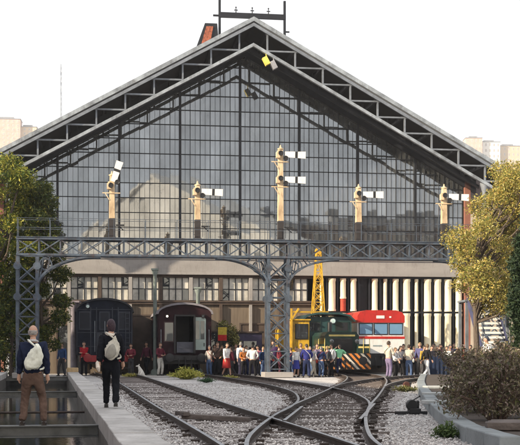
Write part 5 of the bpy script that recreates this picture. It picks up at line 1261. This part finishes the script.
# the two draped stalls behind the kerb
def stall(px, Y, w, h, m, mats, label, bands=None):
    t = thing('stall_table', label, 'stall', (PX(px, Y), Y, .016), YB); tb = MB(); tb.b2(-w/2, w/2, -.4, .4, h-.04, h)
    for x in (-w/2+.06, w/2-.06):
        for y in (-.34, .34): tb.b2(x-.03, x+.03, y-.03, y+.03, 0, h-.04)
    tb.build('table', M_brown, t); n = 40; dr = MB()
    vs = []; 
    for j, z in enumerate((h+.012, h+.006, h*.66, h*.33, .06)):
        for i in range(n+1): vs.append((-w/2-.02+(w+.04)*i/n, -.43 if j else -.36, z) if j < 2 else (-w/2-.02+(w+.04)*i/n, -.44-.035*math.sin(i*1.3+.4*math.sin(i))*j/4, z))
    fs = [(j*(n+1)+i, j*(n+1)+i+1, (j+1)*(n+1)+i+1, (j+1)*(n+1)+i) for j in range(4) for i in range(n)]
    o_ = len(dr.v); dr.add(vs, fs, 0, True)
    if bands:
        for k, f in enumerate(fs): dr.m[k] = bands(k % n, k//n)
    dr.b2(-w/2-.02, w/2+.02, -.355, .42, h+.001, h+.02); dr.build('drape', mats, t); return t
stall(444, 64.3, 1.9, 1.12, None, [cloth('navy_drape', (.018, .028, .06))], 'stall table under a plain navy drape')
stall(463, 63.5, 1.0, 1.15, None, [cloth('red_drape', (.40, .04, .03)), cloth('orange_drape', (.5, .18, .03)), cloth('yellow_drape', (.5, .36, .07))], 'small stall table under a red, orange and yellow drape', lambda i, j: (0 if j < 2 else 2) if i < 18 else 1)
# sign behind the crowd and a dark kiosk
k_ = thing('kiosk', 'dark violet-blue cabin with a small window left of the lattice post', 'kiosk', (PX(250, 72.2), 72.2, .016), YB)
b = MB(); b.b2(-.75, .75, 0, 1.2, 0, 2.5); b.build('body', mat('kiosk_blue', (.035, .03, .075), .5), k_, .02); b = MB(); b.b2(-.85, .85, -.1, 1.3, 2.502, 2.6); b.build('roof', M_brown, k_); b = MB(); b.b2(-.4, .4, -.03, -.001, 1.2, 2.0); b.build('window', M_glass_dark, k_)
f_ = thing('banner_stand', 'small red and yellow banner on a pole before the yellow-green tree', 'banner', (PX(222, 69.5), 69.5, .016), YB)
b = MB(); b.tube((-.26, 0, .0), (-.26, 0, 2.9), .025); b.tube((-.3, 0, 2.85), (.3, 0, 2.85), .015); b.lathe([(.2, 0), (.2, .04), (.05, .06)], (-.26, 0, 0), 12); b.build('pole', M_black, f_)
b = MB(); b.b2(-.24, .28, -.012, .012, 2.35, 2.8, 1); b.b2(-.24, .28, -.012, .012, 2.0, 2.348, 0); b.build('cloth', [cloth('banner_red', (.45, .03, .03)), cloth('banner_yellow', (.5, .38, .06))], f_)
# ------------------------------------------------------------------ the town around
def block(name, label, loc, rz_, w, d, h, m, floors, cols, roofm=None, winm=None, gable=0, side_windows=True, group=None):
    """a building with a wall, roof and window openings set in; front faces local -y"""
    t = thing(name, label, 'building', loc, rz_, group)
    b = MB()
    if gable: b.prism([(-w/2, 0), (w/2, 0), (w/2, h), (0, h+gable), (-w/2, h)], 0, d)
    else: b.b2(-w/2, w/2, 0, d, 0, h)
    b.build('wall', m, t)
    r_ = MB()
    if gable: 
        for s in (-1, 1): 
            pl = [(s*(w/2+.5), h-.1-.0), (0, h+gable+.2), (0, h+gable+.55), (s*(w/2+.5), h+.3)]
            r_.prism(pl if s > 0 else pl[::-1], -.5, d+.5)
    else: r_.b2(-w/2-.4, w/2+.4, -.4, d+.4, h+.001, h+.45); r_.b2(-w/4, w/4, d*.3, d*.7, h+.45, h+2.6)
    r_.build('roof', roofm or M_zinc, t)
    fh = h/floors
    for j in range(floors):
        for i in range(cols):
            x = -w/2+w*(i+.5)/cols; z = fh*j+fh*.5; ww = min(1.5, w/cols*.5); hh = fh*.5
            f = MB(); f.b2(x-ww/2, x+ww/2, -.07, -.002, z-hh/2, z+hh/2); o = f.build('window', M_white, t)
            g = MB(); g.b2(x-ww/2+.1, x-.04, -.09, -.072, z-hh/2+.1, z+hh/2-.1); g.b2(x+.04, x+ww/2-.1, -.09, -.072, z-hh/2+.1, z+hh/2-.1); g.build('pane', winm or globals()['M_glass_town'], o)
    return t
M_pl = mat('white_render', (.84, .82, .77), .9, 0, .08, .3); M_plc = mat('cream_render', (.62, .5, .36), .9, 0, .1, .3); M_pk = mat('hazed_pink_brick', (.60, .42, .35), .9, 0, .2, .3); M_tile = mat('roof_tiles', (.30, .13, .08), .85, 0, .3, 2, stretch=(1, 4, 1)); M_dbr = mat('dark_brick', (.12, .075, .06), .9, 0, .25, .4)  # the pink brick is lightened in colour to suggest distant haze
NRM = Vector((math.sin(YB), -math.cos(YB), 0))
def mirror(px, Y):
    """where something must stand to show in the glass front at that column, Y metres along the mirrored sight line"""
    p = Vector((PX(px, Y), Y, 0)); return p-NRM*2*((p-G0).dot(NRM))
q = mirror(150, 176)
block('gabled_hall', 'big white gabled hall across the yard, mirrored in the station glass', (q.x, q.y, 0), R(248), 60, 6, 15.5, M_pl, 3, 8, M_pl, gable=12)
q = mirror(215, 172)
block('apartment_building', 'cream apartment building beside the white gabled hall', (q.x, q.y, 0), R(240), 24, 10, 19.5, M_plc, 5, 4)
q = mirror(400, 165)
block('apartment_building', 'long dark brick building across the yard, mirrored at the right of the glass', (q.x, q.y, 0), R(184), 34, 12, 18.5, M_dbr, 5, 9)
# left of the yard: unseen brick block added to cast shade over the tracks
block('shading_block', 'unseen long red-brick block added left of the yard to shade the tracks', (-25.5, 22, 0), R(90+10), 66, 10, 14.5, M_brick, 3, 12, M_tile)
# far town, left and right of the station: hills with houses on them
K_ = 1000
def hill(x0, x1, prof, y0, dep):
    h = MB(); nx_ = 48; nj = 9
    for i in range(nx_+1):
        f = i/nx_; x = x0+(x1-x0)*f
        for j in range(nj): g = j/(nj-1); h.v.append((x, y0+dep*g, (prof(f)*min(1, f/.12, (1-f)/.12))*math.sin(min(1, g/.5)*1.57)-1+3*math.sin(i*1.7+j*2.3)*min(1, j)))
    for i in range(nx_):
        for j in range(nj-1): a = i*nj+j; h.f.append((a, a+nj, a+nj+1, a+1)); h.m.append(0); h.sm.append(True)
    struct('hillside', h, mat('dry_hillside', (.26, .19, .13), .95, 0, .4, .03, dirt=(.12, .11, .06)))
hill(100, 420, lambda f: 152+16*math.sin(f*7), 800, 500); hill(-420, -150, lambda f: 150+12*math.sin(f*5), 800, 500)
def far(px, top, w_, hgt, mm, lb, fl, cl_, rz_=0, name='tower_block'):
    Y = K_+px*.3; block(name, lb, (PX(px, Y), Y, CZ+(HY-top)*Y/F-hgt), R(rz_), w_, 16, hgt, mm, fl, cl_)
M_glass_town = mat('hazed_window', (.42, .38, .35), .5, 0, .2, .5)  # window colour paled to stand in for haze over the far town
far(6, 119, 24, 36, M_pk, 'far pinkish brick block of flats beyond the station roof at the left', 10, 6, 6)
far(27, 127, 16, 30, M_plc, 'lower far cream block of flats just right of the pinkish one', 8, 4, 4)
far(474, 138, 16, 26, M_pk, 'far pink house highest on the hillside, left end', 5, 4, 0, 'hillside_house')
far(490, 142, 20, 22, M_pl, 'far white house with grey flat roof on the hillside', 4, 5, 3, 'hillside_house')
far(509, 146, 22, 22, M_plc, 'far cream house at the right end of the hillside', 4, 5, 5, 'hillside_house')
mt = thing('radio_mast', 'thin far radio mast above the left roof slope', 'mast', (PX(61, 700), 700, 0)); b = MB(); H_ = CZ+(HY-64)*700/F
for a in range(3):
    an = a*2.094; b.bar((1.2*math.cos(an), 1.2*math.sin(an), 0), (.25*math.cos(an), .25*math.sin(an), H_), .16)
z = 0
while z < H_-3:
    w0, w1 = 1.2-.95*z/H_, 1.2-.95*(z+3)/H_
    for a in range(3): b.bar((w0*math.cos(a*2.094), w0*math.sin(a*2.094), z), (w1*math.cos(a*2.094+2.094), w1*math.sin(a*2.094+2.094), z+3), .1)
    z += 3
b.build('lattice', M_pale_steel, mt); b = MB()
for z in (H_-4, H_-10, H_-15): b.box((.9, -.6, z), (.7, .7, 2.2)); b.box((-.9, -.6, z-1), (.7, .7, 2.2))
b.build('aerials', M_white, mt)
HZ = MB(); HZ.b2(-800, 800, -140, 1500, -2.5, 230); m = bpy.data.materials.new('haze'); m.use_nodes = True; ntz = m.node_tree; ntz.nodes.remove(ntz.nodes['Principled BSDF'])
pvz = ntz.nodes.new('ShaderNodeVolumePrincipled'); pvz.inputs['Color'].default_value = (.93, .95, 1, 1); pvz.inputs['Density'].default_value = 0.0003; pvz.inputs['Anisotropy'].default_value = .2
ntz.links.new(pvz.outputs[0], ntz.nodes['Material Output'].inputs['Volume'])
HAZE = True
if HAZE:
    o = HZ.build('haze', m); o['kind'] = 'stuff'; o['label'] = 'pale haze in the air'; o.visible_shadow = True
